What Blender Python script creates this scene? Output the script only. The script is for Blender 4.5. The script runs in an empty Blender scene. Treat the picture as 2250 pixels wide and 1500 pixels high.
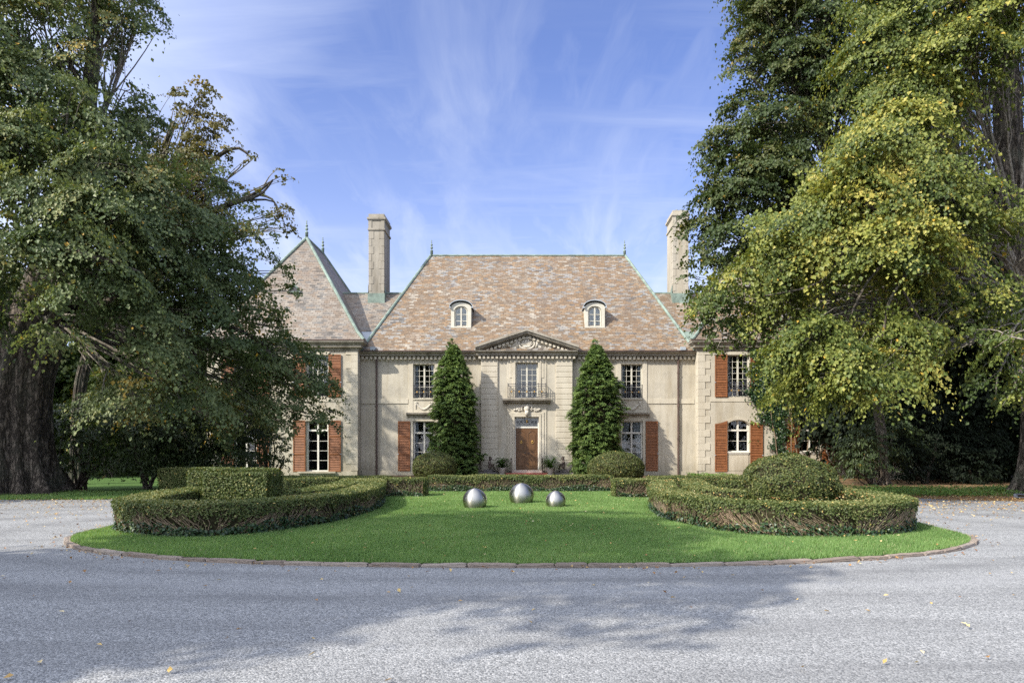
import bpy, bmesh, math, random
import numpy as np
from mathutils import Vector, Matrix

scene = bpy.context.scene
COL = scene.collection
R = math.radians
PI = math.pi

# ------------------------------------------------------------------ camera, sky, sun, exposure
CAM_H = 1.56
cam_d = bpy.data.cameras.new('camera')
cam = bpy.data.objects.new('camera', cam_d)
COL.objects.link(cam)
cam.location = (0, 0, CAM_H)
cam.rotation_euler = (R(90), 0, 0)
cam_d.sensor_width = 36.0
cam_d.lens = 24.0
cam_d.shift_x = -35 / 2250
cam_d.shift_y = 240 / 2250
cam_d.clip_start = 0.1
cam_d.clip_end = 3000
scene.camera = cam

SUN_EL = R(38)
SUN_TO = Vector((-0.8, -0.6, 0)).normalized()            # horizontal direction towards the sun
world = bpy.data.worlds.new('World')
scene.world = world
world.use_nodes = True
sun_d = bpy.data.lights.new('sun', 'SUN')
sun_d.energy = 3.5
sun_d.angle = R(0.55)
sun_d.color = (1.0, 0.93, 0.82)
sun = bpy.data.objects.new('sun', sun_d)
COL.objects.link(sun)
to_sun = Vector((SUN_TO.x * math.cos(SUN_EL), SUN_TO.y * math.cos(SUN_EL), math.sin(SUN_EL)))
sun.rotation_euler = to_sun.to_track_quat('Z', 'Y').to_euler()
sun.location = (-30, -25, 40)
scene.view_settings.view_transform = 'Standard'
scene.view_settings.look = 'None'
scene.view_settings.exposure = 0.98
scene.view_settings.gamma = 1.0
scene.cycles.max_bounces = 8
scene.cycles.diffuse_bounces = 4
scene.cycles.glossy_bounces = 3
scene.cycles.transmission_bounces = 4
scene.cycles.transparent_max_bounces = 8
scene.cycles.use_denoising = False
scene.cycles.sample_clamp_indirect = 6.0
scene.cycles.caustics_reflective = False
scene.cycles.caustics_refractive = False


def node(nt, typ, ins=None, **attrs):
    n = nt.nodes.new(typ)
    for k, v in attrs.items():
        setattr(n, k, v)
    for k, v in (ins or {}).items():
        s = n.inputs[k]
        if hasattr(v, 'is_output'):
            nt.links.new(v, s)
        else:
            s.default_value = v
    return n


def ramp(nt, fac, stops, interp='LINEAR'):
    n = nt.nodes.new('ShaderNodeValToRGB')
    cr = n.color_ramp
    cr.interpolation = interp
    while len(cr.elements) < len(stops):
        cr.elements.new(0.5)
    for e, (p, c) in zip(cr.elements, stops):
        e.position = p
        e.color = (c[0], c[1], c[2], 1) if not isinstance(c, (int, float)) else (c, c, c, 1)
    nt.links.new(fac, n.inputs['Fac'])
    return n.outputs['Color']


def math_(nt, op, a, b=0.0, c=0.0):
    n = nt.nodes.new('ShaderNodeMath')
    n.operation = op
    for i, v in enumerate((a, b, c)):
        if hasattr(v, 'is_output'):
            nt.links.new(v, n.inputs[i])
        else:
            n.inputs[i].default_value = v
    return n.outputs[0]


def mixc(nt, fac, a, b, blend='MIX'):
    n = nt.nodes.new('ShaderNodeMix')
    n.data_type = 'RGBA'
    n.blend_type = blend
    n.clamp_factor = True
    for s, v in ((n.inputs[0], fac), (n.inputs[6], a), (n.inputs[7], b)):
        if hasattr(v, 'is_output'):
            nt.links.new(v, s)
        else:
            s.default_value = v if isinstance(v, (int, float)) else (v[0], v[1], v[2], 1)
    return n.outputs[2]


# sky: Nishita with thin wind-drawn cirrus laid out by direction
wnt = world.node_tree
wnt.nodes.clear()
sky = node(wnt, 'ShaderNodeTexSky', sky_type='NISHITA', sun_disc=False, sun_elevation=SUN_EL,
           sun_rotation=math.atan2(SUN_TO.x, SUN_TO.y), altitude=0, air_density=1.0, dust_density=0.6, ozone_density=3.0)
tc = node(wnt, 'ShaderNodeTexCoord')
sep = node(wnt, 'ShaderNodeSeparateXYZ', {0: tc.outputs['Generated']})
zc = math_(wnt, 'MAXIMUM', sep.outputs[2], 0.02)
zd = math_(wnt, 'ADD', zc, 0.10)
pu = math_(wnt, 'DIVIDE', sep.outputs[0], zd)
pv = math_(wnt, 'DIVIDE', sep.outputs[1], zd)
cl = node(wnt, 'ShaderNodeCombineXYZ', {0: pu, 1: pv, 2: 0.0})
n2 = node(wnt, 'ShaderNodeTexNoise', {'Vector': cl.outputs[0], 'Scale': 1.15, 'Detail': 4.0})


def cirrus(angle, scale, freq, lo, hi):
    r_ = node(wnt, 'ShaderNodeMapping', {'Vector': cl.outputs[0], 'Rotation': (0, 0, R(angle)), 'Scale': scale})
    w_ = node(wnt, 'ShaderNodeTexNoise', {'Vector': r_.outputs[0], 'Scale': 1.1, 'Detail': 4.0})
    a_ = node(wnt, 'ShaderNodeVectorMath', {0: r_.outputs[0], 1: w_.outputs['Color']}, operation='ADD')
    n_ = node(wnt, 'ShaderNodeTexNoise', {'Vector': a_.outputs[0], 'Scale': freq, 'Detail': 10.0, 'Roughness': 0.60})
    return ramp(wnt, n_.outputs[0], [(lo, 0.0), (hi, 1.0)])


ca = cirrus(-24, (2.0, 0.55, 1), 1.5, 0.44, 0.76)
cb = cirrus(54, (0.45, 2.4, 1), 1.7, 0.46, 0.78)
bandA = ramp(wnt, n2.outputs[0], [(0.38, 0.15), (0.62, 1.0)])
bandB = ramp(wnt, n2.outputs[0], [(0.36, 1.0), (0.60, 0.2)])
mask = math_(wnt, 'MAXIMUM', math_(wnt, 'MULTIPLY', ca, bandA), math_(wnt, 'MULTIPLY', cb, math_(wnt, 'MULTIPLY', bandB, 0.7)))
low = ramp(wnt, sep.outputs[2], [(0.05, 0.85), (0.22, 0.60), (0.34, 0.26), (0.48, 0.07), (0.70, 0.0)])   # veil of thin high cloud low in the sky
lowm = math_(wnt, 'MULTIPLY', low, math_(wnt, 'ADD', 0.62, math_(wnt, 'MULTIPLY', ca, 0.40)))
mask = math_(wnt, 'MINIMUM', math_(wnt, 'ADD', math_(wnt, 'MULTIPLY', mask, ramp(wnt, sep.outputs[2], [(0.2, 0.72), (0.6, 0.40)])), lowm), 0.96)
tint = mixc(wnt, 1.0, sky.outputs[0], (0.62, 0.61, 0.82), 'MULTIPLY')
skyc = mixc(wnt, mask, tint, (3.2, 3.45, 4.0))
# bright veil added round the sun, unseen behind the viewer, to lift shaded fronts
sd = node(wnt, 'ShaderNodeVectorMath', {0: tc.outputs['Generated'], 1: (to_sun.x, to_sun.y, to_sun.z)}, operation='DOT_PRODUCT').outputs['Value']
fill_veil = ramp(wnt, sd, [(0.05, 0.0), (0.55, 0.5), (1.0, 1.0)])
skyc = mixc(wnt, math_(wnt, 'MULTIPLY', fill_veil, 0.85), skyc, (9.0, 9.4, 10.2))
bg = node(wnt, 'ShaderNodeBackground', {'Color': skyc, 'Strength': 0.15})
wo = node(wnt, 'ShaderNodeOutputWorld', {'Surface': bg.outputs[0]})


# ------------------------------------------------------------------ helpers
def at(px, py, Y):
    """the point at distance Y that the photograph shows at pixel (px, py)"""
    return ((px - 1160) * Y / 1500.0, Y, CAM_H + (990 - py) * Y / 1500.0)


def fx(px, Y):
    return (px - 1160) * Y / 1500.0


def fz(py, Y):
    return CAM_H + (990 - py) * Y / 1500.0


def adopt(o, parent):
    if parent is not None:
        o.parent = parent
        top = parent
        while top.parent:
            top = top.parent
        if parent.parent is None:
            o.matrix_parent_inverse = Matrix.Translation(-parent.location)
    return o


def tag(o, label=None, cat=None, group=None, kind=None):
    if label: o['label'] = label
    if cat: o['category'] = cat
    if group: o['group'] = group
    if kind: o['kind'] = kind
    return o


def empty(name, loc, label, cat, group=None):
    o = bpy.data.objects.new(name, None)
    COL.objects.link(o)
    o.location = loc
    o.empty_display_size = 0.3
    return tag(o, label, cat, group)


def link_mesh(name, me, mat, parent=None):
    o = bpy.data.objects.new(name, me)
    COL.objects.link(o)
    if mat is not None:
        me.materials.append(mat)
    adopt(o, parent)
    return o


def copy_tree(o, parent=None):
    c = o.copy()
    COL.objects.link(c)
    if parent is not None:
        c.parent = parent
    for ch in list(o.children):
        copy_tree(ch, c)
    return c


class MB:
    def __init__(self):
        self.v, self.f, self.uv = [], [], None

    def add(self, verts, faces):
        k = len(self.v)
        self.v.extend([tuple(p) for p in verts])
        self.f.extend([tuple(i + k for i in f) for f in faces])
        return self

    def box(self, x0, x1, y0, y1, z0, z1):
        x0, x1 = min(x0, x1), max(x0, x1)
        v = [(x0, y0, z0), (x1, y0, z0), (x1, y1, z0), (x0, y1, z0), (x0, y0, z1), (x1, y0, z1), (x1, y1, z1), (x0, y1, z1)]
        return self.add(v, [(0, 3, 2, 1), (4, 5, 6, 7), (0, 1, 5, 4), (1, 2, 6, 5), (2, 3, 7, 6), (3, 0, 4, 7)])

    def bbox(self, x0, x1, y0, y1, z0, z1, b=0.01):
        """box with chamfered front edges (facing -y)"""
        x0, x1 = min(x0, x1), max(x0, x1)
        v = [(x0, y1, z0), (x1, y1, z0), (x1, y1, z1), (x0, y1, z1),
             (x0, y0 + b, z0), (x1, y0 + b, z0), (x1, y0 + b, z1), (x0, y0 + b, z1),
             (x0 + b, y0, z0 + b), (x1 - b, y0, z0 + b), (x1 - b, y0, z1 - b), (x0 + b, y0, z1 - b)]
        f = [(3, 2, 1, 0), (0, 1, 5, 4), (1, 2, 6, 5), (2, 3, 7, 6), (3, 0, 4, 7),
             (4, 5, 9, 8), (5, 6, 10, 9), (6, 7, 11, 10), (7, 4, 8, 11), (8, 9, 10, 11)]
        return self.add(v, f)

    def prism_y(self, poly, y0, y1):
        """polygon given in (x, z), counter-clockwise seen from the front, extruded along y"""
        n = len(poly)
        v = [(x, y0, z) for x, z in poly] + [(x, y1, z) for x, z in poly]
        f = [tuple(range(n)), tuple(range(2 * n - 1, n - 1, -1))]
        for i in range(n):
            j = (i + 1) % n
            f.append((i, i + n, j + n, j))
        return self.add(v, f)

    def profile_x(self, prof, x0, x1):
        """closed profile in (y, z) extruded along x"""
        n = len(prof)
        v = [(x0, y, z) for y, z in prof] + [(x1, y, z) for y, z in prof]
        f = [tuple(range(n)), tuple(range(2 * n - 1, n - 1, -1))]
        for i in range(n):
            j = (i + 1) % n
            f.append((i, i + n, j + n, j))
        return self.add(v, f)

    def tube(self, pts, rad, n=6, cap=True):
        pts = [Vector(p) for p in pts]
        m = len(pts)
        if not hasattr(rad, '__len__'):
            rad = [rad] * m
        k = len(self.v)
        ref = None
        for i, p in enumerate(pts):
            t = (pts[min(i + 1, m - 1)] - pts[max(i - 1, 0)])
            if t.length < 1e-9:
                t = Vector((0, 0, 1))
            t.normalize()
            if ref is None:
                ref = t.orthogonal().normalized()
            ref = (ref - t * ref.dot(t))
            if ref.length < 1e-6:
                ref = t.orthogonal()
            ref.normalize()
            b = t.cross(ref)
            for j in range(n):
                a = 2 * PI * j / n
                q = p + (ref * math.cos(a) + b * math.sin(a)) * rad[i]
                self.v.append((q.x, q.y, q.z))
        for i in range(m - 1):
            for j in range(n):
                j2 = (j + 1) % n
                self.f.append((k + i * n + j, k + i * n + j2, k + (i + 1) * n + j2, k + (i + 1) * n + j))
        if cap:
            self.f.append(tuple(k + j for j in range(n - 1, -1, -1)))
            self.f.append(tuple(k + (m - 1) * n + j for j in range(n)))
        return self

    def lathe(self, prof, c, n=16):
        """prof: list of (radius, z) from bottom to top"""
        k = len(self.v)
        m = len(prof)
        for r, z in prof:
            for j in range(n):
                a = 2 * PI * j / n
                self.v.append((c[0] + r * math.cos(a), c[1] + r * math.sin(a), c[2] + z))
        for i in range(m - 1):
            for j in range(n):
                j2 = (j + 1) % n
                self.f.append((k + i * n + j, k + i * n + j2, k + (i + 1) * n + j2, k + (i + 1) * n + j))
        self.f.append(tuple(k + j for j in range(n - 1, -1, -1)))
        self.f.append(tuple(k + (m - 1) * n + j for j in range(n)))
        return self

    def ball(self, c, rx, ry=None, rz=None, n=10, m=6):
        ry = rx if ry is None else ry
        rz = rx if rz is None else rz
        k = len(self.v)
        self.v.append((c[0], c[1], c[2] - rz))
        for i in range(1, m):
            ph = -PI / 2 + PI * i / m
            for j in range(n):
                a = 2 * PI * j / n
                self.v.append((c[0] + rx * math.cos(ph) * math.cos(a), c[1] + ry * math.cos(ph) * math.sin(a), c[2] + rz * math.sin(ph)))
        self.v.append((c[0], c[1], c[2] + rz))
        last = len(self.v) - 1
        for j in range(n):
            self.f.append((k, k + 1 + (j + 1) % n, k + 1 + j))
            self.f.append((last, last - n + j, last - n + (j + 1) % n))
        for i in range(m - 2):
            for j in range(n):
                a = k + 1 + i * n
                self.f.append((a + j, a + (j + 1) % n, a + n + (j + 1) % n, a + n + j))
        return self

    def build(self, name, mat, parent=None, smooth=False):
        me = bpy.data.meshes.new(name)
        me.from_pydata(self.v, [], self.f)
        if self.uv is not None:
            lay = me.uv_layers.new(name='UVMap')
            k = 0
            for fi, f in enumerate(self.f):
                for p in self.uv[fi]:
                    lay.data[k].uv = p
                    k += 1
        if smooth:
            me.polygons.foreach_set('use_smooth', [True] * len(me.polygons))
        me.update()
        return link_mesh(name, me, mat, parent)


def np_mesh(name, verts, faces, mat, parent=None, rnd=None, smooth=False):
    me = bpy.data.meshes.new(name)
    me.from_pydata(verts, [], faces)
    if rnd is not None:
        a = me.attributes.new('rnd', 'FLOAT', 'FACE')
        a.data.foreach_set('value', rnd.astype(np.float32))
    if smooth:
        me.polygons.foreach_set('use_smooth', np.ones(len(me.polygons), dtype=bool))
    me.update()
    return link_mesh(name, me, mat, parent)


def unit(a):
    return a / np.maximum(np.linalg.norm(a, axis=1, keepdims=True), 1e-9)


def leaf_mesh(name, P, N, L, W, rnd, mat, parent, rng, T=None, fold=0.18):
    """one small folded leaf blade at each P, facing N; L and W arrays or numbers"""
    n = len(P)
    N = unit(N)
    if T is None:
        T = rng.normal(size=(n, 3))
    T = unit(T - N * np.sum(T * N, axis=1, keepdims=True))
    B = np.cross(N, T)
    L = np.broadcast_to(np.asarray(L, float), (n,))[:, None]
    W = np.broadcast_to(np.asarray(W, float), (n,))[:, None]
    v = np.empty((n, 4, 3))
    v[:, 0] = P - T * L * 0.5
    v[:, 1] = P + B * W * 0.5 - T * L * 0.10 + N * W * fold
    v[:, 2] = P + T * L * 0.5
    v[:, 3] = P - B * W * 0.5 - T * L * 0.10 + N * W * fold
    f = np.arange(n * 4).reshape(n, 4)
    return np_mesh(name, v.reshape(-1, 3), f, mat, parent, rnd)


def smooth_path(pts, step=0.1, closed=False):
    """Catmull-Rom through pts, resampled evenly"""
    P = np.array(pts, float)
    n = len(P)
    out = []
    for i in range(n - 1):
        p0, p1, p2, p3 = P[max(i - 1, 0)], P[i], P[i + 1], P[min(i + 2, n - 1)]
        for t in np.linspace(0, 1, 24, endpoint=False):
            out.append(0.5 * ((2 * p1) + (-p0 + p2) * t + (2 * p0 - 5 * p1 + 4 * p2 - p3) * t * t + (-p0 + 3 * p1 - 3 * p2 + p3) * t ** 3))
    out.append(P[-1])
    out = np.array(out)
    d = np.concatenate([[0], np.cumsum(np.linalg.norm(np.diff(out, axis=0), axis=1))])
    m = max(2, int(d[-1] / step) + 1)
    s = np.linspace(0, d[-1], m)
    return np.stack([np.interp(s, d, out[:, k]) for k in range(out.shape[1])], axis=1), s


# ------------------------------------------------------------------ materials
def new_mat(name):
    m = bpy.data.materials.new(name)
    m.use_nodes = True
    nt = m.node_tree
    nt.nodes.clear()
    out = nt.nodes.new('ShaderNodeOutputMaterial')
    p = nt.nodes.new('ShaderNodeBsdfPrincipled')
    nt.links.new(p.outputs[0], out.inputs[0])
    return m, nt, p, out


def coords(nt, scale=(1, 1, 1), kind='Object'):
    t = node(nt, 'ShaderNodeTexCoord')
    mp = node(nt, 'ShaderNodeMapping', {'Vector': t.outputs[kind], 'Scale': scale})
    return mp.outputs[0]


def noise(nt, vec, scale, detail=4.0, rough=0.55):
    return node(nt, 'ShaderNodeTexNoise', {'Vector': vec, 'Scale': scale, 'Detail': detail, 'Roughness': rough}).outputs[0]


def bump(nt, p, h, strength=0.3, dist=0.02):
    b = node(nt, 'ShaderNodeBump', {'Height': h, 'Strength': strength, 'Distance': dist})
    nt.links.new(b.outputs[0], p.inputs['Normal'])
    return b


def setc(nt, p, c, rough=0.7, spec=0.3, metal=0.0):
    if hasattr(c, 'is_output'):
        nt.links.new(c, p.inputs['Base Color'])
    else:
        p.inputs['Base Color'].default_value = (*c, 1)
    p.inputs['Roughness'].default_value = rough
    p.inputs['Specular IOR Level'].default_value = spec
    p.inputs['Metallic'].default_value = metal


def simple(name, c, rough=0.6, spec=0.3, metal=0.0, var=0.25, scale=6.0, bmp=0.0):
    m, nt, p, out = new_mat(name)
    v = coords(nt)
    f = noise(nt, v, scale, 5.0)
    col = mixc(nt, ramp(nt, f, [(0.3, 0.0), (0.7, 1.0)]), tuple(x * (1 - var) for x in c), tuple(min(1, x * (1 + var)) for x in c))
    setc(nt, p, col, rough, spec, metal)
    if bmp:
        bump(nt, p, noise(nt, v, scale * 5), bmp, 0.01)
    return m


def leaf_mat(name, stops, trans=0.3, rough=0.5, spec=0.35, tr_tint=(1.3, 1.25, 0.6)):
    m, nt, p, out = new_mat(name)
    a = node(nt, 'ShaderNodeAttribute', attribute_name='rnd')
    col = ramp(nt, a.outputs['Fac'], stops)
    setc(nt, p, col, rough, spec)
    tr = node(nt, 'ShaderNodeBsdfTranslucent', {'Color': mixc(nt, 1.0, col, tr_tint, 'MULTIPLY')})
    mx = node(nt, 'ShaderNodeMixShader', {0: trans, 1: p.outputs[0], 2: tr.outputs[0]})
    nt.links.new(mx.outputs[0], out.inputs[0])
    return m


def stucco_mat(name, c, stain=0.5, warm=(0.50, 0.40, 0.24)):
    m, nt, p, out = new_mat(name)
    v = coords(nt)
    big = noise(nt, v, 0.55, 5.0, 0.6)
    streak = noise(nt, coords(nt, (1.6, 1.6, 0.16)), 1.3, 6.0, 0.65)
    fine = noise(nt, v, 22.0, 4.0)
    col = mixc(nt, ramp(nt, big, [(0.3, 0.0), (0.75, 1.0)]), tuple(x * 0.86 for x in c), tuple(x * 1.08 for x in c))
    col = mixc(nt, math_(nt, 'MULTIPLY', ramp(nt, streak, [(0.45, 0.0), (0.75, 1.0)]), stain), col, tuple(x * 0.55 for x in warm))
    col = mixc(nt, math_(nt, 'MULTIPLY', ramp(nt, noise(nt, v, 1.9, 6.0, 0.7), [(0.5, 0.0), (0.72, 1.0)]), stain * 0.55), col, (0.22, 0.205, 0.18))
    col = mixc(nt, math_(nt, 'MULTIPLY', ramp(nt, fine, [(0.35, 0.0), (0.65, 1.0)]), 0.10), col, tuple(x * 0.6 for x in c))
    zz = node(nt, 'ShaderNodeSeparateXYZ', {0: node(nt, 'ShaderNodeTexCoord').outputs['Object']}).outputs[2]
    foot = math_(nt, 'SUBTRACT', math_(nt, 'MULTIPLY', streak, 2.2), math_(nt, 'MULTIPLY', zz, 0.9))
    col = mixc(nt, math_(nt, 'MULTIPLY', ramp(nt, foot, [(0.15, 0.0), (1.0, 1.0)]), 0.5), col, (0.20, 0.175, 0.125))
    setc(nt, p, col, 0.9, 0.15)
    bump(nt, p, fine, 0.25, 0.01)
    return m


def slate_mat(name, course=0.155, width=0.34, tan=True):
    m, nt, p, out = new_mat(name)
    t = node(nt, 'ShaderNodeTexCoord')
    s = node(nt, 'ShaderNodeSeparateXYZ', {0: t.outputs['UV']})
    v = math_(nt, 'DIVIDE', s.outputs[1], course)
    row = math_(nt, 'FLOOR', v)
    fv = math_(nt, 'FRACT', v)
    rr = node(nt, 'ShaderNodeTexWhiteNoise', {'W': row}, noise_dimensions='1D').outputs['Value']
    off = math_(nt, 'ADD', math_(nt, 'MULTIPLY', math_(nt, 'MODULO', row, 2.0), 0.5), math_(nt, 'MULTIPLY', rr, 0.3))
    u = math_(nt, 'ADD', math_(nt, 'DIVIDE', s.outputs[0], width), off)
    cell = math_(nt, 'FLOOR', u)
    fu = math_(nt, 'FRACT', u)
    cv = node(nt, 'ShaderNodeCombineXYZ', {0: cell, 1: row, 2: 0.0})
    wn = node(nt, 'ShaderNodeTexWhiteNoise', {'Vector': cv.outputs[0]}, noise_dimensions='3D')
    r = wn.outputs['Value']
    obj = coords(nt)
    patch = noise(nt, obj, 0.35, 4.0, 0.6)
    rp = math_(nt, 'ADD', math_(nt, 'MULTIPLY', r, 0.72), math_(nt, 'MULTIPLY', math_(nt, 'SUBTRACT', patch, 0.40), 1.5))
    if tan:
        stops = [(0.03, (0.12, 0.115, 0.115)), (0.07, (0.20, 0.20, 0.21)), (0.14, (0.34, 0.35, 0.37)), (0.24, (0.40, 0.385, 0.36)), (0.36, (0.29, 0.20, 0.125)),
                 (0.48, (0.21, 0.145, 0.088)), (0.58, (0.38, 0.25, 0.14)), (0.68, (0.33, 0.285, 0.23)), (0.78, (0.18, 0.125, 0.082)), (0.92, (0.50, 0.46, 0.40))]
    else:
        stops = [(0.05, (0.10, 0.10, 0.10)), (0.2, (0.24, 0.235, 0.235)), (0.4, (0.36, 0.33, 0.30)), (0.55, (0.29, 0.225, 0.175)),
                 (0.7, (0.42, 0.39, 0.36)), (0.9, (0.22, 0.18, 0.15))]
    col = ramp(nt, rp, stops)
    bl = math_(nt, 'GREATER_THAN', wn.outputs['Value'], 0.965)
    col = mixc(nt, math_(nt, 'MULTIPLY', bl, 0.8), col, (0.15, 0.17, 0.19))
    col = mixc(nt, 0.14, col, (0.13, 0.11, 0.084))
    rust = ramp(nt, noise(nt, coords(nt, (0.8, 0.5, 0.5)), 1.1, 6.0, 0.7), [(0.50, 0.0), (0.70, 1.0)])
    col = mixc(nt, math_(nt, 'MULTIPLY', rust, 0.42), col, (0.27, 0.165, 0.095))
    wash = ramp(nt, noise(nt, coords(nt, (1.3, 0.16, 0.16)), 0.9, 5.0, 0.65), [(0.42, 0.0), (0.7, 1.0)])
    col = mixc(nt, math_(nt, 'MULTIPLY', wash, 0.45), col, (0.15, 0.12, 0.10))
    lichen = ramp(nt, noise(nt, obj, 1.4, 6.0, 0.7), [(0.52, 0.0), (0.68, 1.0)])
    col = mixc(nt, math_(nt, 'MULTIPLY', lichen, 0.35), col, (0.17, 0.13, 0.105))
    # dark joints between slates
    ej = math_(nt, 'LESS_THAN', fv, 0.13)
    eu = math_(nt, 'LESS_THAN', fu, 0.06)
    gap = math_(nt, 'MAXIMUM', ej, eu)
    col = mixc(nt, math_(nt, 'MULTIPLY', gap, 0.75), col, (0.085, 0.07, 0.06))
    setc(nt, p, col, 0.62, 0.4)
    nt.links.new(mixc(nt, 1.0, col, (0.80, 0.775, 0.72), 'MULTIPLY'), p.inputs['Base Color'])
    h = math_(nt, 'ADD', math_(nt, 'SUBTRACT', 1.0, fv), math_(nt, 'MULTIPLY', r, 0.6))
    h = math_(nt, 'MULTIPLY', h, math_(nt, 'SUBTRACT', 1.0, gap))
    bump(nt, p, h, 0.7, 0.025)
    return m


MAT = {}
MAT['stucco'] = stucco_mat('stucco', (0.50, 0.462, 0.378), 0.62)
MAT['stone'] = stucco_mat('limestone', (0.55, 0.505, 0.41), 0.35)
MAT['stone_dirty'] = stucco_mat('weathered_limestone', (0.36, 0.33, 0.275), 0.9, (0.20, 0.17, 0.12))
MAT['relief'] = stucco_mat('carved_limestone', (0.60, 0.56, 0.48), 0.2)
MAT['stone_chimney'] = stucco_mat('chimney_limestone', (0.43, 0.395, 0.325), 0.7)
MAT['slate'] = slate_mat('mixed_slate')
MAT['slate_grey'] = slate_mat('grey_slate', tan=False)
MAT['verdigris'] = simple('verdigris_copper', (0.185, 0.24, 0.205), 0.6, 0.3, 0.0, 0.35, 3.0)
MAT['lead'] = simple('lead_sheet', (0.36, 0.40, 0.44), 0.45, 0.4, 0.0, 0.12, 2.0)
MAT['gutter'] = simple('brown_copper', (0.085, 0.055, 0.045), 0.5, 0.4, 0.0, 0.4, 4.0)
MAT['spot'] = simple('lamp_grey', (0.10, 0.12, 0.16), 0.5, 0.3)
MAT['iron'] = simple('wrought_iron', (0.055, 0.055, 0.065), 0.5, 0.4, 0.0, 0.2)
MAT['gold'] = simple('gilded_metal', (0.55, 0.34, 0.09), 0.45, 0.5, 0.5, 0.2)
MAT['paint'] = simple('cream_paint', (0.55, 0.53, 0.45), 0.5, 0.3, 0.0, 0.08, 3.0)
MAT['white'] = simple('white_paint', (0.68, 0.66, 0.59), 0.5, 0.3, 0.0, 0.06, 3.0)
MAT['curtain'] = simple('white_curtain', (0.50, 0.53, 0.58), 0.9, 0.1, 0.0, 0.1, 5.0)
MAT['room'] = simple('dark_room', (0.05, 0.05, 0.055), 0.9, 0.1)
MAT['brick'] = simple('red_brick', (0.42, 0.13, 0.10), 0.8, 0.2, 0.0, 0.2, 12.0)
MAT['step'] = simple('stone_step', (0.44, 0.385, 0.33), 0.85, 0.2, 0.0, 0.15, 8.0, 0.2)
MAT['statue'] = simple('dark_stone', (0.13, 0.10, 0.085), 0.75, 0.3, 0.0, 0.5, 14.0, 0.3)
MAT['plinth_dark'] = simple('mossy_stone', (0.13, 0.12, 0.115), 0.9, 0.2, 0.0, 0.5, 9.0, 0.4)
MAT['pot'] = simple('pale_pot_stone', (0.42, 0.38, 0.33), 0.85, 0.2, 0.0, 0.35, 9.0, 0.3)
MAT['soil'] = simple('mulch', (0.13, 0.085, 0.055), 0.95, 0.1, 0.0, 0.5, 25.0, 0.8)


def wood_mat(name, c1, c2, sc=(14, 14, 1.2), rough=0.45):
    m, nt, p, out = new_mat(name)
    v = coords(nt, sc)
    f = noise(nt, v, 1.6, 6.0, 0.6)
    setc(nt, p, ramp(nt, f, [(0.3, c1), (0.7, c2)]), rough, 0.4)
    return m


MAT['door'] = wood_mat('oak_door_wood', (0.075, 0.036, 0.014), (0.165, 0.083, 0.034))
MAT['shutter'] = wood_mat('cedar_shutter', (0.16, 0.062, 0.024), (0.275, 0.106, 0.040), (3, 3, 3), 0.55)


def glass_mat():
    m, nt, p, out = new_mat('window_glass')
    g = node(nt, 'ShaderNodeBsdfGlossy', {'Roughness': 0.03, 'Color': (1, 1, 1, 1)})
    v = coords(nt)
    bp = node(nt, 'ShaderNodeBump', {'Height': noise(nt, v, 1.6, 2.0), 'Strength': 0.12, 'Distance': 0.05})
    nt.links.new(bp.outputs[0], g.inputs['Normal'])
    t = node(nt, 'ShaderNodeBsdfTransparent', {'Color': (0.78, 0.82, 0.82, 1)})
    fr = node(nt, 'ShaderNodeFresnel', {'IOR': 1.75})
    mx = node(nt, 'ShaderNodeMixShader', {0: fr.outputs[0], 1: t.outputs[0], 2: g.outputs[0]})
    nt.links.new(mx.outputs[0], out.inputs[0])
    return m


MAT['glass'] = glass_mat()


def bark_mat(name, c1, c2, sc=(7, 7, 0.9), strength=1.0):
    m, nt, p, out = new_mat(name)
    v = coords(nt, sc)
    f = noise(nt, v, 1.0, 7.0, 0.62)
    big = noise(nt, coords(nt), 0.9, 4.0)
    f = math_(nt, 'SUBTRACT', 1.0, math_(nt, 'ABSOLUTE', math_(nt, 'MULTIPLY', math_(nt, 'SUBTRACT', f, 0.5), 5.0)))
    f = math_(nt, 'SUBTRACT', 1.0, f)
    col = ramp(nt, f, [(0.05, c1), (0.75, c2)])
    col = mixc(nt, math_(nt, 'MULTIPLY', ramp(nt, big, [(0.5, 0.0), (0.7, 1.0)]), 0.4), col, (0.15, 0.17, 0.12))
    setc(nt, p, col, 0.9, 0.15)
    bump(nt, p, math_(nt, 'ADD', f, math_(nt, 'MULTIPLY', noise(nt, coords(nt, (3.2, 3.2, 0.35)), 1.0, 3.0), 1.2)), strength, 0.09)
    return m


MAT['bark'] = bark_mat('furrowed_bark', (0.045, 0.038, 0.031), (0.27, 0.225, 0.18), (6, 6, 1.9))
MAT['bark_pale'] = bark_mat('pale_bark', (0.16, 0.14, 0.115), (0.40, 0.36, 0.30), (5, 5, 1.5), 0.6)
MAT['branch'] = bark_mat('grey_branch', (0.15, 0.132, 0.11), (0.37, 0.335, 0.28), (6, 6, 2.0), 0.4)
MAT['twig'] = bark_mat('bare_twig', (0.16, 0.115, 0.075), (0.36, 0.28, 0.19), (20, 20, 20), 0.2)

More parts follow.
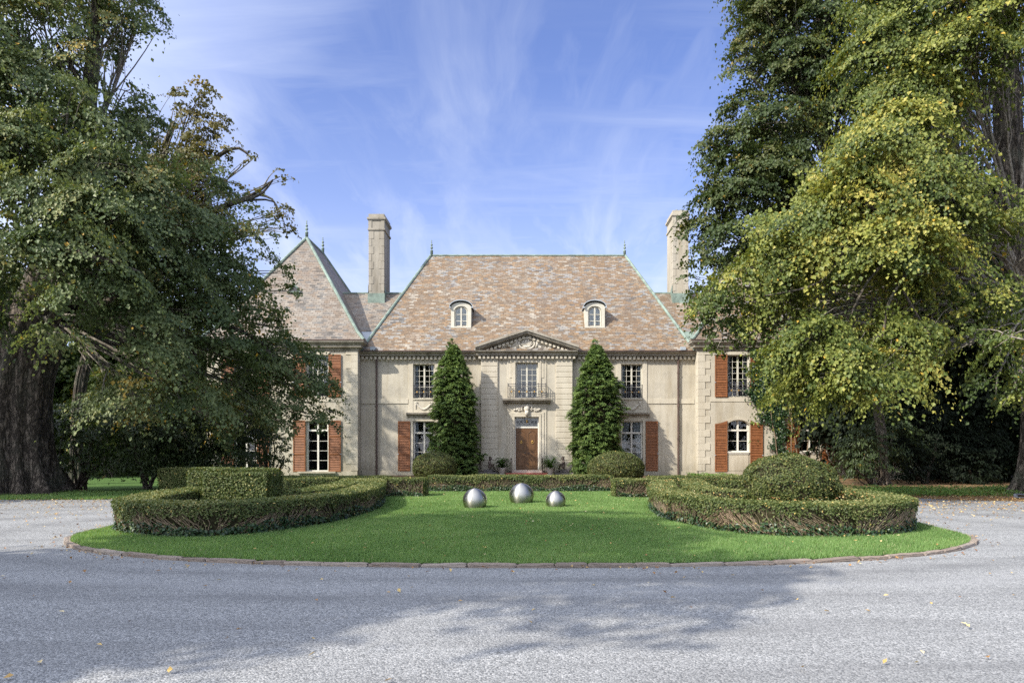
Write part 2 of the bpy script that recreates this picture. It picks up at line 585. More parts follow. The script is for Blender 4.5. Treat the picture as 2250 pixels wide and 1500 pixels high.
G = leaf_mat
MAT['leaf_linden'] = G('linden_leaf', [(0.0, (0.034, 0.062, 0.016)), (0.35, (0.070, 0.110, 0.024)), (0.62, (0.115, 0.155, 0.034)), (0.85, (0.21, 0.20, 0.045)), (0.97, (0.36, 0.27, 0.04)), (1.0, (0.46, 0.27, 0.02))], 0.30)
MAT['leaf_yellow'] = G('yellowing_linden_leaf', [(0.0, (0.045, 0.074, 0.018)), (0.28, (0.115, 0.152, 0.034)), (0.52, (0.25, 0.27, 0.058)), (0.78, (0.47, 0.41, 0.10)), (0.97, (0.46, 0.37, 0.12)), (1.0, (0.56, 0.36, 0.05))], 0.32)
MAT['leaf_brown'] = G('bronzed_linden_leaf', [(0.0, (0.030, 0.052, 0.016)), (0.4, (0.062, 0.092, 0.026)), (0.7, (0.115, 0.125, 0.036)), (0.92, (0.20, 0.165, 0.045)), (1.0, (0.36, 0.24, 0.04))], 0.30)
MAT['leaf_dark'] = G('dark_green_leaf', [(0.0, (0.032, 0.058, 0.020)), (0.4, (0.082, 0.122, 0.042)), (0.75, (0.175, 0.215, 0.085)), (0.95, (0.29, 0.28, 0.11)), (1.0, (0.48, 0.30, 0.04))], 0.28)
MAT['leaf_olive'] = G('olive_autumn_leaf', [(0.0, (0.05, 0.055, 0.018)), (0.5, (0.12, 0.115, 0.035)), (0.8, (0.21, 0.175, 0.055)), (1.0, (0.32, 0.22, 0.06))], 0.3)
MAT['leaf_rhodo'] = G('leathery_leaf', [(0.0, (0.018, 0.034, 0.012)), (0.6, (0.052, 0.078, 0.024)), (0.93, (0.11, 0.135, 0.042)), (1.0, (0.20, 0.15, 0.04))], 0.16, 0.45, 0.35)
MAT['leaf_deep_shade'] = G('shade_darkened_foliage', [(0.0, (0.004, 0.008, 0.004)), (0.6, (0.012, 0.020, 0.008)), (1.0, (0.05, 0.06, 0.02))], 0.08, 0.6, 0.15)  # near-black tone puts the deep shade of the right-hand trees into the colour
MAT['needle'] = G('cypress_spray', [(0.0, (0.018, 0.040, 0.012)), (0.3, (0.055, 0.105, 0.028)), (0.65, (0.14, 0.215, 0.055)), (1.0, (0.28, 0.37, 0.10))], 0.2, 0.6)
MAT['box'] = G('boxwood_leaf', [(0.0, (0.036, 0.058, 0.016)), (0.45, (0.10, 0.135, 0.038)), (0.8, (0.20, 0.215, 0.075)), (0.97, (0.32, 0.30, 0.13)), (1.0, (0.56, 0.42, 0.14))], 0.25)
MAT['box_dark'] = G('dense_boxwood_leaf', [(0.0, (0.026, 0.044, 0.012)), (0.45, (0.075, 0.10, 0.026)), (0.8, (0.16, 0.175, 0.05)), (0.97, (0.28, 0.26, 0.10)), (1.0, (0.56, 0.42, 0.14))], 0.25)
MAT['ivy'] = G('ivy_leaf', [(0.0, (0.012, 0.034, 0.012)), (0.6, (0.030, 0.068, 0.022)), (1.0, (0.09, 0.15, 0.04))], 0.15, 0.4, 0.5)
MAT['fern'] = G('fern_frond', [(0.0, (0.03, 0.085, 0.02)), (1.0, (0.12, 0.22, 0.05))], 0.3)
MAT['grass'] = G('grass_blade', [(0.0, (0.098, 0.185, 0.054)), (0.5, (0.20, 0.33, 0.105)), (0.9, (0.32, 0.43, 0.17)), (1.0, (0.46, 0.43, 0.24))], 0.42, 0.5, 0.3)
MAT['litter'] = G('fallen_leaf', [(0.0, (0.16, 0.06, 0.025)), (0.4, (0.36, 0.20, 0.07)), (0.75, (0.56, 0.40, 0.14)), (1.0, (0.66, 0.58, 0.38))], 0.1)
MAT['cover'] = G('ground_cover_leaf', [(0.0, (0.05, 0.11, 0.02)), (0.7, (0.14, 0.24, 0.05)), (1.0, (0.30, 0.32, 0.08))], 0.3)
MAT['hedge_core'] = simple('hedge_interior', (0.040, 0.036, 0.020), 0.95, 0.05, 0.0, 0.5, 12.0)


def gravel_mat():
    m, nt, p, out = new_mat('grey_gravel')
    v = coords(nt)
    vo = node(nt, 'ShaderNodeTexVoronoi', {'Vector': v, 'Scale': 70.0, 'Randomness': 1.0})
    vo2 = node(nt, 'ShaderNodeTexVoronoi', {'Vector': v, 'Scale': 34.0, 'Randomness': 1.0})
    s = node(nt, 'ShaderNodeSeparateColor', {0: vo.outputs['Color']})
    s2 = node(nt, 'ShaderNodeSeparateColor', {0: vo2.outputs['Color']})
    big = noise(nt, v, 0.5, 5.0, 0.6)
    track = noise(nt, coords(nt, (0.12, 1.3, 1)), 1.3, 4.0, 0.6)
    f = math_(nt, 'ADD', math_(nt, 'MULTIPLY', s.outputs[0], 0.78), math_(nt, 'MULTIPLY', s2.outputs[0], 0.22))
    col = ramp(nt, f, [(0.10, (0.15, 0.155, 0.155)), (0.42, (0.288, 0.295, 0.293)), (0.70, (0.365, 0.37, 0.367)), (0.92, (0.51, 0.51, 0.50))])
    col = mixc(nt, math_(nt, 'MULTIPLY', ramp(nt, big, [(0.35, 0.0), (0.7, 1.0)]), 0.22), col, (0.215, 0.215, 0.21))
    col = mixc(nt, math_(nt, 'MULTIPLY', ramp(nt, track, [(0.48, 0.0), (0.64, 1.0)]), 0.42), col, (0.185, 0.187, 0.187))
    sx = node(nt, 'ShaderNodeSeparateXYZ', {0: v})
    ex = math_(nt, 'POWER', math_(nt, 'ABSOLUTE', math_(nt, 'DIVIDE', sx.outputs[0], 8.6)), 2.2)
    ey = math_(nt, 'POWER', math_(nt, 'ABSOLUTE', math_(nt, 'DIVIDE', math_(nt, 'SUBTRACT', sx.outputs[1], 13.6), 4.3)), 2.0)
    e = math_(nt, 'ADD', math_(nt, 'SQRT', math_(nt, 'ADD', ex, ey)), math_(nt, 'MULTIPLY', math_(nt, 'SUBTRACT', big, 0.5), 0.22))
    for c_, w_, k_ in ((1.22, 0.05, 0.5), (1.52, 0.05, 0.5), (1.37, 0.05, -0.35), (1.78, 0.045, 0.4), (2.02, 0.05, 0.4)):
        d_ = math_(nt, 'DIVIDE', math_(nt, 'SUBTRACT', e, c_), w_)
        g_ = math_(nt, 'POWER', 2.718, math_(nt, 'MULTIPLY', math_(nt, 'MULTIPLY', d_, d_), -1.0))
        g_ = math_(nt, 'MULTIPLY', g_, math_(nt, 'MULTIPLY', abs(k_), ramp(nt, track, [(0.32, 0.35), (0.6, 1.0)])))
        col = mixc(nt, g_, col, (0.155, 0.157, 0.16) if k_ > 0 else (0.40, 0.405, 0.405))
    dark = math_(nt, 'GREATER_THAN', vo.outputs['Distance'], 0.62)
    col = mixc(nt, math_(nt, 'MULTIPLY', dark, 0.55), col, (0.07, 0.07, 0.075))
    setc(nt, p, col, 0.85, 0.25)
    h = math_(nt, 'SUBTRACT', 1.0, vo.outputs['Distance'])
    h = math_(nt, 'ADD', h, math_(nt, 'MULTIPLY', s2.outputs[1], 0.6))
    bump(nt, p, h, 0.55, 0.011)
    return m


MAT['gravel'] = gravel_mat()


def turf_mat(name, a, b):
    m, nt, p, out = new_mat(name)
    v = coords(nt)
    f = noise(nt, v, 9.0, 6.0, 0.7)
    g = noise(nt, v, 0.8, 3.0)
    col = mixc(nt, ramp(nt, f, [(0.3, 0.0), (0.7, 1.0)]), a, b)
    col = mixc(nt, math_(nt, 'MULTIPLY', ramp(nt, g, [(0.4, 0.0), (0.7, 1.0)]), 0.3), col, tuple(x * 1.4 for x in b))
    setc(nt, p, col, 0.95, 0.1)
    bump(nt, p, f, 0.8, 0.03)
    return m


MAT['turf'] = turf_mat('turf_base', (0.04, 0.075, 0.02), (0.09, 0.16, 0.045))
MAT['ground'] = turf_mat('woodland_ground', (0.045, 0.045, 0.02), (0.085, 0.085, 0.035))
MAT['leafy_ground'] = turf_mat('leaf_litter_ground', (0.12, 0.075, 0.04), (0.26, 0.17, 0.09))
def kerb_mat():
    m, nt, p, out = new_mat('granite_edging')
    v = coords(nt)
    oi = node(nt, 'ShaderNodeObjectInfo')
    base = ramp(nt, oi.outputs['Random'], [(0.0, (0.25, 0.205, 0.17)), (0.5, (0.33, 0.265, 0.215)), (1.0, (0.41, 0.35, 0.295))])
    f = noise(nt, v, 9.0, 6.0, 0.7)
    col = mixc(nt, ramp(nt, f, [(0.35, 0.0), (0.7, 1.0)]), mixc(nt, 0.45, base, (0.06, 0.05, 0.04)), base)
    setc(nt, p, col, 0.85, 0.2)
    bump(nt, p, f, 0.5, 0.03)
    return m


MAT['kerb'] = kerb_mat()


def steel_mat():
    m, nt, p, out = new_mat('brushed_steel')
    v = coords(nt, (1, 1, 60))
    f = noise(nt, v, 3.0, 3.0)
    setc(nt, p, mixc(nt, f, (0.40, 0.385, 0.345), (0.54, 0.52, 0.47)), 0.32, 0.5, 1.0)
    tg = node(nt, 'ShaderNodeTangent', direction_type='RADIAL', axis='Z')
    p.inputs['Anisotropic'].default_value = 0.8
    p.inputs['Anisotropic Rotation'].default_value = 0.25
    nt.links.new(tg.outputs[0], p.inputs['Tangent'])
    r = math_(nt, 'ADD', 0.30, math_(nt, 'MULTIPLY', f, 0.14))
    nt.links.new(r, p.inputs['Roughness'])
    return m


MAT['steel'] = steel_mat()

#--BODY--
# ------------------------------------------------------------------ the ground
def sheet(name, poly, z, mat, kind='structure', grid=None):
    me = bpy.data.meshes.new(name)
    me.from_pydata([(x, y, z) for x, y in poly], [], [tuple(range(len(poly)))])
    o = link_mesh(name, me, mat)
    tag(o, kind=kind)
    return o


sheet('ground', [(-900, -900), (900, -900), (900, 900), (-900, 900)], -0.012, MAT['ground'])
sheet('gravel_drive', [(-34, -30), (34, -30), (34, 20.2), (17, 20.6), (13.5, 21.8), (11.5, 24.5), (10.6, 43.4), (-10.6, 43.4), (-10.2, 24.5), (-10.8, 22.6), (-14, 21.9), (-34, 21.5)], -0.006, MAT['gravel'])
sheet('leaf_litter', [(34, 20.2), (17, 20.6), (13.5, 21.8), (11.5, 24.5), (11.2, 43), (34, 43)], 0.0, MAT['leafy_ground'])
sheet('verge', [(-10.2, 24.5), (-10.8, 22.6), (-14, 21.9), (-34, 21.5), (-34, 43), (-10.4, 43)], 0.0, MAT['turf'])

sheet('garden_bed', [(-10.4, 24.6), (10.4, 24.6), (10.4, 43.2), (-10.4, 43.2)], 0.004, MAT['soil'])


sheet('bare_soil', [(-18.75 + (2.9 + .5 * math.sin(5 * a)) * math.cos(a), 25 + (2.6 + .4 * math.cos(4 * a)) * math.sin(a)) for a in np.linspace(0, 2 * PI, 40, endpoint=False)], 0.008, MAT['leafy_ground'])


# lawn: an oval front running back between the hedges to the house
def lawn_half(sgn, a, n=26):
    pts = []
    for i in range(n + 1):
        t = PI / 2 * i / n
        pts.append((sgn * a * math.sin(t) ** 0.86, 13.2 - 3.95 * max(0.0, math.cos(t)) ** 0.92))
    return pts


LW_L = lawn_half(-1, 8.3)
LW_R = lawn_half(1, 8.02)
lawn_edge_l = LW_L + [(-8.5, 14.6), (-8.65, 17.0), (-8.5, 20), (-7.6, 24.0), (-6.5, 26.6)]
lawn_edge_r = LW_R + [(8.2, 14.6), (8.45, 17.0), (8.4, 20), (7.6, 24.0), (6.5, 26.6)]
lawn_poly = list(reversed(lawn_edge_l)) + lawn_edge_r[1:]
sheet('lawn', lawn_poly, 0.035, MAT['turf'])

edge_path, edge_s = smooth_path(list(reversed(lawn_edge_l)) + lawn_edge_r[1:], 0.02)


def edging():
    """granite edging stones, each one laid on its own along the lawn edge"""
    rng = random.Random(4)
    i = 0
    n = len(edge_path)
    protos = []
    for k in range(6):
        bm = bmesh.new()
        L = 1.0
        bmesh.ops.create_cube(bm, size=1.0)
        bmesh.ops.bevel(bm, geom=bm.edges[:], offset=0.10, segments=2, affect='EDGES', profile=0.6)
        bmesh.ops.subdivide_edges(bm, edges=[e for e in bm.edges if e.calc_length() > 0.4], cuts=3, use_grid_fill=True)
        for v in bm.verts:
            v.co += Vector((rng.uniform(-.03, .03), rng.uniform(-.06, .06), rng.uniform(-.09, .09)))
        me = bpy.data.meshes.new('edging_stone')
        bm.to_mesh(me)
        bm.free()
        me.materials.append(MAT['kerb'])
        protos.append(me)
    while i < n - 5:
        ln = rng.uniform(0.42, 0.78)
        j = min(n - 1, i + int(ln / 0.02))
        a, b = Vector(edge_path[i]), Vector(edge_path[j])
        o = bpy.data.objects.new('edging_stone', rng.choice(protos))
        COL.objects.link(o)
        d = b - a
        mid = (a + b) / 2
        nrm = Vector((d.y, -d.x)).normalized() * 0.06
        o.location = (mid.x + nrm.x, mid.y + nrm.y, 0.0 + rng.uniform(-.006, .008))
        o.rotation_euler = (rng.uniform(-.05, .05), rng.uniform(-.03, .03), math.atan2(d.y, d.x) + rng.uniform(-.03, .03))
        o.scale = (d.length * .965, rng.uniform(0.085, 0.12), rng.uniform(0.07, 0.092))
        tag(o, 'rough pinkish granite edging stone set along the curved lawn edge', 'edging stone', 'granite stones edging the oval lawn')
        i = j


edging()


# ------------------------------------------------------------------ the mansion
house = empty('mansion', (0, 44, 0), 'cream stucco mansion with steep slate roofs, brick red shutters and a pedimented front door', 'house')
WY = 44.0          # main wall
PY_ = 43.68        # door bay
GY = 43.05         # wing walls
XC = -0.07


def wall(x0, x1, z0, z1, y, holes, depth=0.32):
    """wall face with rectangular openings (x0, x1, z0, z1) and their reveals"""
    mb = MB()
    xs = sorted({x0, x1, *[h[0] for h in holes], *[h[1] for h in holes]})
    zs = sorted({z0, z1, *[h[2] for h in holes], *[h[3] for h in holes]})
    for i in range(len(xs) - 1):
        for j in range(len(zs) - 1):
            cx, cz = (xs[i] + xs[i + 1]) / 2, (zs[j] + zs[j + 1]) / 2
            if any(h[0] < cx < h[1] and h[2] < cz < h[3] for h in holes):
                continue
            mb.add([(xs[i], y, zs[j]), (xs[i + 1], y, zs[j]), (xs[i + 1], y, zs[j + 1]), (xs[i], y, zs[j + 1])], [(0, 1, 2, 3)])
    for a, b, c, d in holes:
        yb = y + depth
        mb.add([(a, y, c), (b, y, c), (b, y, d), (a, y, d), (a, yb, c), (b, yb, c), (b, yb, d), (a, yb, d)],
               [(0, 4, 5, 1), (1, 5, 6, 2), (2, 6, 7, 3), (3, 7, 4, 0)])
    return mb


UPZ = (4.93, 7.13)
H_MAIN = []
for s in (-1, 1):
    H_MAIN.append((s * 6.70 - 0.69, s * 6.70 + 0.69, UPZ[0], UPZ[1]))
    H_MAIN.append((s * 6.70 - 0.70, s * 6.70 + 0.70, 0.25, 3.47))
w = wall(-10.9, 10.9, -0.5, 8.0, WY, H_MAIN)
# sides and back of the main block, closed so the rooms stay dark
w.add([(-10.9, WY, -.5), (-10.9, 56, -.5), (-10.9, 56, 8), (-10.9, WY, 8), (10.9, WY, -.5), (10.9, 56, -.5), (10.9, 56, 8), (10.9, WY, 8)],
      [(0, 3, 2, 1), (4, 5, 6, 7), (1, 2, 6, 5), (3, 7, 6, 2)])
w.build('wall', MAT['stucco'], house)
MB().box(-10.85, 10.85, 46.6, 46.7, -.5, 7.9).build('room_wall', MAT['room'], house)

# door bay
H_BAY = [(XC - 0.715, XC + 0.715, 4.91, 7.18), (XC - 0.77, XC + 0.77, 0.34, 3.71)]
w = wall(XC - 2.9, XC + 2.9, -0.5, 7.42, PY_, H_BAY, 0.30)
for s in (-1, 1):
    x = XC + s * 2.9
    w.add([(x, PY_, -.5), (x, WY - .002, -.5), (x, WY - .002, 7.42), (x, PY_, 7.42)], [(0, 1, 2, 3)])
w.build('door_bay_wall', MAT['stucco'], house)
for s in (-1, 1):
    mb = MB()
    z = 0.26
    xa, xb = XC + s * 1.86, XC + s * 2.92
    while z < 7.4:
        t = min(z + 0.352, 7.41)
        mb.bbox(xa, xb, PY_ - 0.10, PY_ + 0.02, z + 0.006, t - 0.020, 0.018)
        z += 0.352
    mb.box(xa + 0.01, xb - 0.01, PY_ - 0.075, PY_ + 0.02, 0.25, 7.40)
    mb.build('rusticated_pilaster', MAT['stone'], house)

# wings
BAYS = (13.28, 17.80)
for s in (-1, 1):
    holes = []
    for bx in BAYS:
        holes.append((s * bx - 0.70, s * bx + 0.70, 4.95, 7.60))
        holes.append((s * bx - 0.70, s * bx + 0.70, (1.44 if s > 0 else 0.27), 3.50 if s > 0 else 3.45))
    xa, xb = (10.75, 20.2) if s > 0 else (-20.2, -10.75)
    w = wall(xa, xb, -0.9, 8.0, GY, holes)
    for x in (xa, xb):
        w.add([(x, GY, -.9), (x, 55, -.9), (x, 55, 8.0), (x, GY, 8.0)], [(0, 1, 2, 3)])
    w.add([(xa, 55, -.9), (xb, 55, -.9), (xb, 55, 8), (xa, 55, 8)], [(0, 1, 2, 3)])
    w.build('wing_wall', MAT['stucco'], house)
    MB().box(xa + .1 if s < 0 else xa + .2, xb - .2 if s < 0 else xb - .1, 45.6, 45.7, -.5, 7.9).build('room_wall', MAT['room'], house)
    # quoins at both corners of the wing front, wrapping round the inner corner
    for cx, d in ((s * 10.75, s), (s * 20.2, -s)):
        mb = MB()
        z = 0.30
        k = 0
        while z < 7.86:
            t = min(z + 0.43, 7.88)
            wd = 0.74 if k % 2 else 0.42
            mb.bbox(cx - d * 0.03, cx + d * wd, GY - 0.035, GY + (0.5 if k % 2 == 0 else 0.3), z, t - 0.008, 0.008)
            z += 0.43
            k += 1
        mb.build('quoin_stack', MAT['stone'], house)
    mb = MB()
    mb.box(xa - .05, xb + .05, GY - 0.07, GY + .02, -0.9, 0.27)
    mb.box(s * 10.70, s * 10.74, GY - .07, WY - .01, -0.9, 0.27)
    mb.build('plinth', MAT['stone'], house)
    mb = MB()
    mb.box(xa + .05 + (0.7 if s > 0 else 0), xb - .05 - (0.7 if s < 0 else 0), GY - 0.03, GY + .02, 4.66, 4.93)
    mb.build('string_course', MAT['stone'], house)

for x0, x1 in ((-10.69, XC - 2.95), (XC + 2.95, 10.69)):
    MB().box(x0, x1, WY - 0.06, WY + .02, -.5, 0.25).build('plinth', MAT['stone'], house)
for x0, x1 in ((-10.72, -7.72), (-5.68, XC - 2.93), (XC + 2.93, 5.68), (7.72, 10.72)):
    MB().box(x0, x1, WY - 0.045, WY + .02, 4.60, 4.90).build('string_course', MAT['stone'], house)


def cornice_profile(y, z0, z1, out):
    h = z1 - z0
    return [(y + .3, z0), (y - .10, z0), (y - .12, z0 + .10 * h), (y - out * .62, z0 + .14 * h), (y - out * .64, z0 + .48 * h), (y - out * .72, z0 + .55 * h),
            (y - out * .9, z0 + .72 * h), (y - out, z0 + .90 * h), (y - out, z1), (y + .3, z1)]


def dentils(mb, x0, x1, y0, y1, z0, z1, pitch=0.275, wd=0.15):
    n = max(1, round((x1 - x0) / pitch))
    for i in range(n):
        c = x0 + (i + 0.5) * (x1 - x0) / n
        mb.box(c - wd / 2, c + wd / 2, y0, y1, z0, z1)


for x0, x1 in ((-10.74, XC - 3.24), (XC + 3.24, 10.74)):
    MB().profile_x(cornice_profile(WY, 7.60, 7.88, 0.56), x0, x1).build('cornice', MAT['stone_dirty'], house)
    mb = MB()
    mb.box(x0, x1, WY - 0.05, WY + .02, 7.32, 7.60)
    dentils(mb, x0, x1, WY - 0.26, WY - 0.05, 7.42, 7.598)
    mb.build('dentil_course', MAT['stone'], house)
    mb = MB()
    mb.box(x0, x1, WY - 0.60, WY - 0.42, 7.883, 7.955)
    mb.build('gutter', MAT['gutter'], house)

# pediment over the door bay
PEDB = 3.22
mb = MB()
mb.profile_x(cornice_profile(PY_, 7.60, 7.90, 0.52), XC - PEDB, XC + PEDB)
apex = 9.28
th = 0.34
for s in (-1, 1):
    x0, x1 = XC + s * (PEDB + 0.06), XC
    for (lo, hi, y) in ((0.20, 0.34, PY_ - 0.56), (0.08, 0.20, PY_ - 0.46), (0.0, 0.08, PY_ - 0.30)):
        poly = [(x0, 7.90 - 0.30 + lo + 0.30 - .002), (x1, apex - th + lo), (x1, apex - th + hi), (x0, 7.90 + hi)]
        poly = [(x0, 7.905 - 0.02 + lo), (x1, apex - th + lo), (x1, apex - th + hi), (x0, 7.905 - 0.02 + hi)]
        if s > 0:
            poly = [poly[1], poly[0], poly[3], poly[2]]
        mb.prism_y(poly, y, PY_ + 0.9)
mb.build('pediment_cornice', MAT['stone_dirty'], house)
mb = MB()
mb.prism_y([(XC - 3.05, 7.902), (XC + 3.05, 7.902), (XC, apex - 0.36)], PY_ - 0.04, PY_ + 0.8)
mb.build('tympanum', MAT['stone'], house)
mb = MB()
mb.box(XC - 3.0, XC + 3.0, PY_ - 0.05, PY_ + .02, 7.36, 7.60)
dentils(mb, XC - 3.14, XC + 3.14, PY_ - 0.26, PY_ - 0.05, 7.42, 7.598)
for s in (-1, 1):
    for i in range(11):
        t = (i + 0.8) / 11.6
        cx = XC + s * (PEDB - 0.25) * (1 - t)
        cz = 7.86 + (apex - th - 7.90) * t + 0.015
        if cz < 8.0:
            continue
        mb.prism_y([(cx - .075, cz - .17 - s * .0), (cx + .075, cz - .17), (cx + .075, cz - .01 - s * 0.03), (cx - .075, cz - .01 + s * 0.03)], PY_ - 0.25, PY_ - 0.03)
mb.build('dentil_course', MAT['stone'], house)
# relief in the tympanum: shell cartouche between fruit swags
mb = MB()
c = (XC, PY_ - 0.06, 8.40)
ring = [(c[0] + 0.50 * math.cos(a), c[1] - 0.05, c[2] + 0.36 * math.sin(a)) for a in np.linspace(0, 2 * PI, 33)]
mb.tube(ring, 0.07, 6, cap=False)
for k in range(9):
    a = PI * (0.08 + 0.84 * k / 8)
    mb.tube([(c[0], c[1] - .04, c[2] - .18), (c[0] + .40 * math.cos(a), c[1] - .07, c[2] - .12 + .40 * math.sin(a))], [0.02, 0.05], 6)
mb.ball((c[0], c[1] - .05, c[2] - .2), .30, .08, .09)
rng = random.Random(11)
for s in (-1, 1):
    mb.tube([(c[0] + s * .55, c[1] - .04, c[2] + .28), (c[0] + s * .68, c[1] - .05, c[2] + .0), (c[0] + s * .55, c[1] - .04, c[2] - .3)], [.05, .10, .05], 6)
    for k in range(34):
        t = rng.random()
        x = c[0] + s * (0.62 + 1.25 * t)
        zmax = (1 - t) * 0.55 + 0.05 + (0.26 if .25 < t < .6 else 0)
        mb.ball((x, c[1] - .02, 7.95 + rng.random() * zmax), rng.uniform(.05, .11), .07, rng.uniform(.05, .10), 7, 5)
mb.build('pediment_relief', MAT['relief'], house, smooth=True)

# wing cornices
for s in (-1, 1):
    xa, xb = (10.72, 20.3) if s > 0 else (-20.3, -10.72)
    o_ = 0.46
    mb = MB()
    prof = [(0, 7.84), (0.06, 7.86), (0.10, 8.0), (0.26, 8.06), (0.28, 8.18), (0.40, 8.30), (0.46, 8.36), (0.46, 8.44), (0, 8.44)]
    # mitred round the wing front and both sides
    corners = [(xa, 55.0, (-1, 0)), (xa, GY, (-1, -1)), (xb, GY, (1, -1)), (xb, 55.0, (1, 0))]
    k = len(mb.v)
    n = len(prof)
    for (cx, cy, (dx, dy)) in corners:
        for (o, z) in prof:
            mb.v.append((cx + dx * o, cy + dy * o, z))
    for i in range(3):
        for j in range(n):
            j2 = (j + 1) % n
            mb.f.append((k + i * n + j, k + (i + 1) * n + j, k + (i + 1) * n + j2, k + i * n + j2))
    mb.f.append(tuple(k + j for j in range(n)))
    mb.f.append(tuple(k + 3 * n + j for j in range(n - 1, -1, -1)))
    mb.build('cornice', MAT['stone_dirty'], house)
    mb = MB()
    mb.box(xa - .5, xb + .5, GY - .49, GY - .36, 8.443, 8.51)
    mb.build('gutter', MAT['gutter'], house)


# ------------------------------------------------------------------ roofs
class RoofMB(MB):
    def __init__(self):
        super().__init__()
        self.uv = []

    def face(self, pts):
        P = [Vector(p) for p in pts]
        n = (P[1] - P[0]).cross(P[2] - P[1]).normalized()
        u = Vector((0, 0, 1)).cross(n)
        u = u.normalized() if u.length > 1e-4 else Vector((1, 0, 0))
        v = n.cross(u)
        k = len(self.v)
        self.v.extend([tuple(p) for p in P])
        self.f.append(tuple(range(k, k + len(P))))
        self.uv.append([(p.dot(u) + 100, p.dot(v) + 100) for p in P])


def strip(mb, a, b, wd=0.12, th=0.05):
    mb.tube([a, b], wd * .78, 8)


RY, RZ = 50.0, 15.83
EZ, EYF, EYB = 7.93, 43.40, 56.6
EX = 10.62
RX = 7.12
rf = RoofMB()
rf.face([(-EX, EYF, EZ), (EX, EYF, EZ), (RX, RY, RZ), (-RX, RY, RZ)])
rf.face([(EX, EYB, EZ), (-EX, EYB, EZ), (-RX, RY, RZ), (RX, RY, RZ)])
rf.face([(EX, EYF, EZ), (EX, EYB, EZ), (RX, RY, RZ)])
rf.face([(-EX, EYB, EZ), (-EX, EYF, EZ), (-RX, RY, RZ)])
roof = rf.build('roof', MAT['slate'], house)
mb = MB()
for s in (-1, 1):
    strip(mb, (s * EX, EYF, EZ + .02), (s * RX, RY, RZ + .02), 0.13)
    strip(mb, (s * EX, EYB, EZ), (s * RX, RY, RZ), 0.12)
strip(mb, (-RX, RY, RZ + .02), (RX, RY, RZ + .02), 0.10)
mb.build('copper_ridge', MAT['verdigris'], roof)


def finial(name_parent, x, y, z, k=1.0):
    mb = MB()
    prof = [(.15, -.15), (.15, .42), (.17, .44), (.13, .52), (.05, .56), (.05, .62), (.13, .70), (.155, .78), (.13, .86), (.045, .93), (.045, .96),
            (.11, 1.03), (.13, 1.09), (.11, 1.15), (.03, 1.22), (.03, 1.27), (.08, 1.31), (.03, 1.36), (.03, 1.41), (.055, 1.48), (.05, 1.55), (.0, 1.68)]
    mb.lathe([(r * k, h * k) for r, h in prof], (x, y, z), 10)
    return mb.build('finial', MAT['verdigris'], name_parent, smooth=True)


finial(roof, -7.05, RY, RZ + .05, .68)
finial(roof, 7.08, RY, RZ + .05, .68)

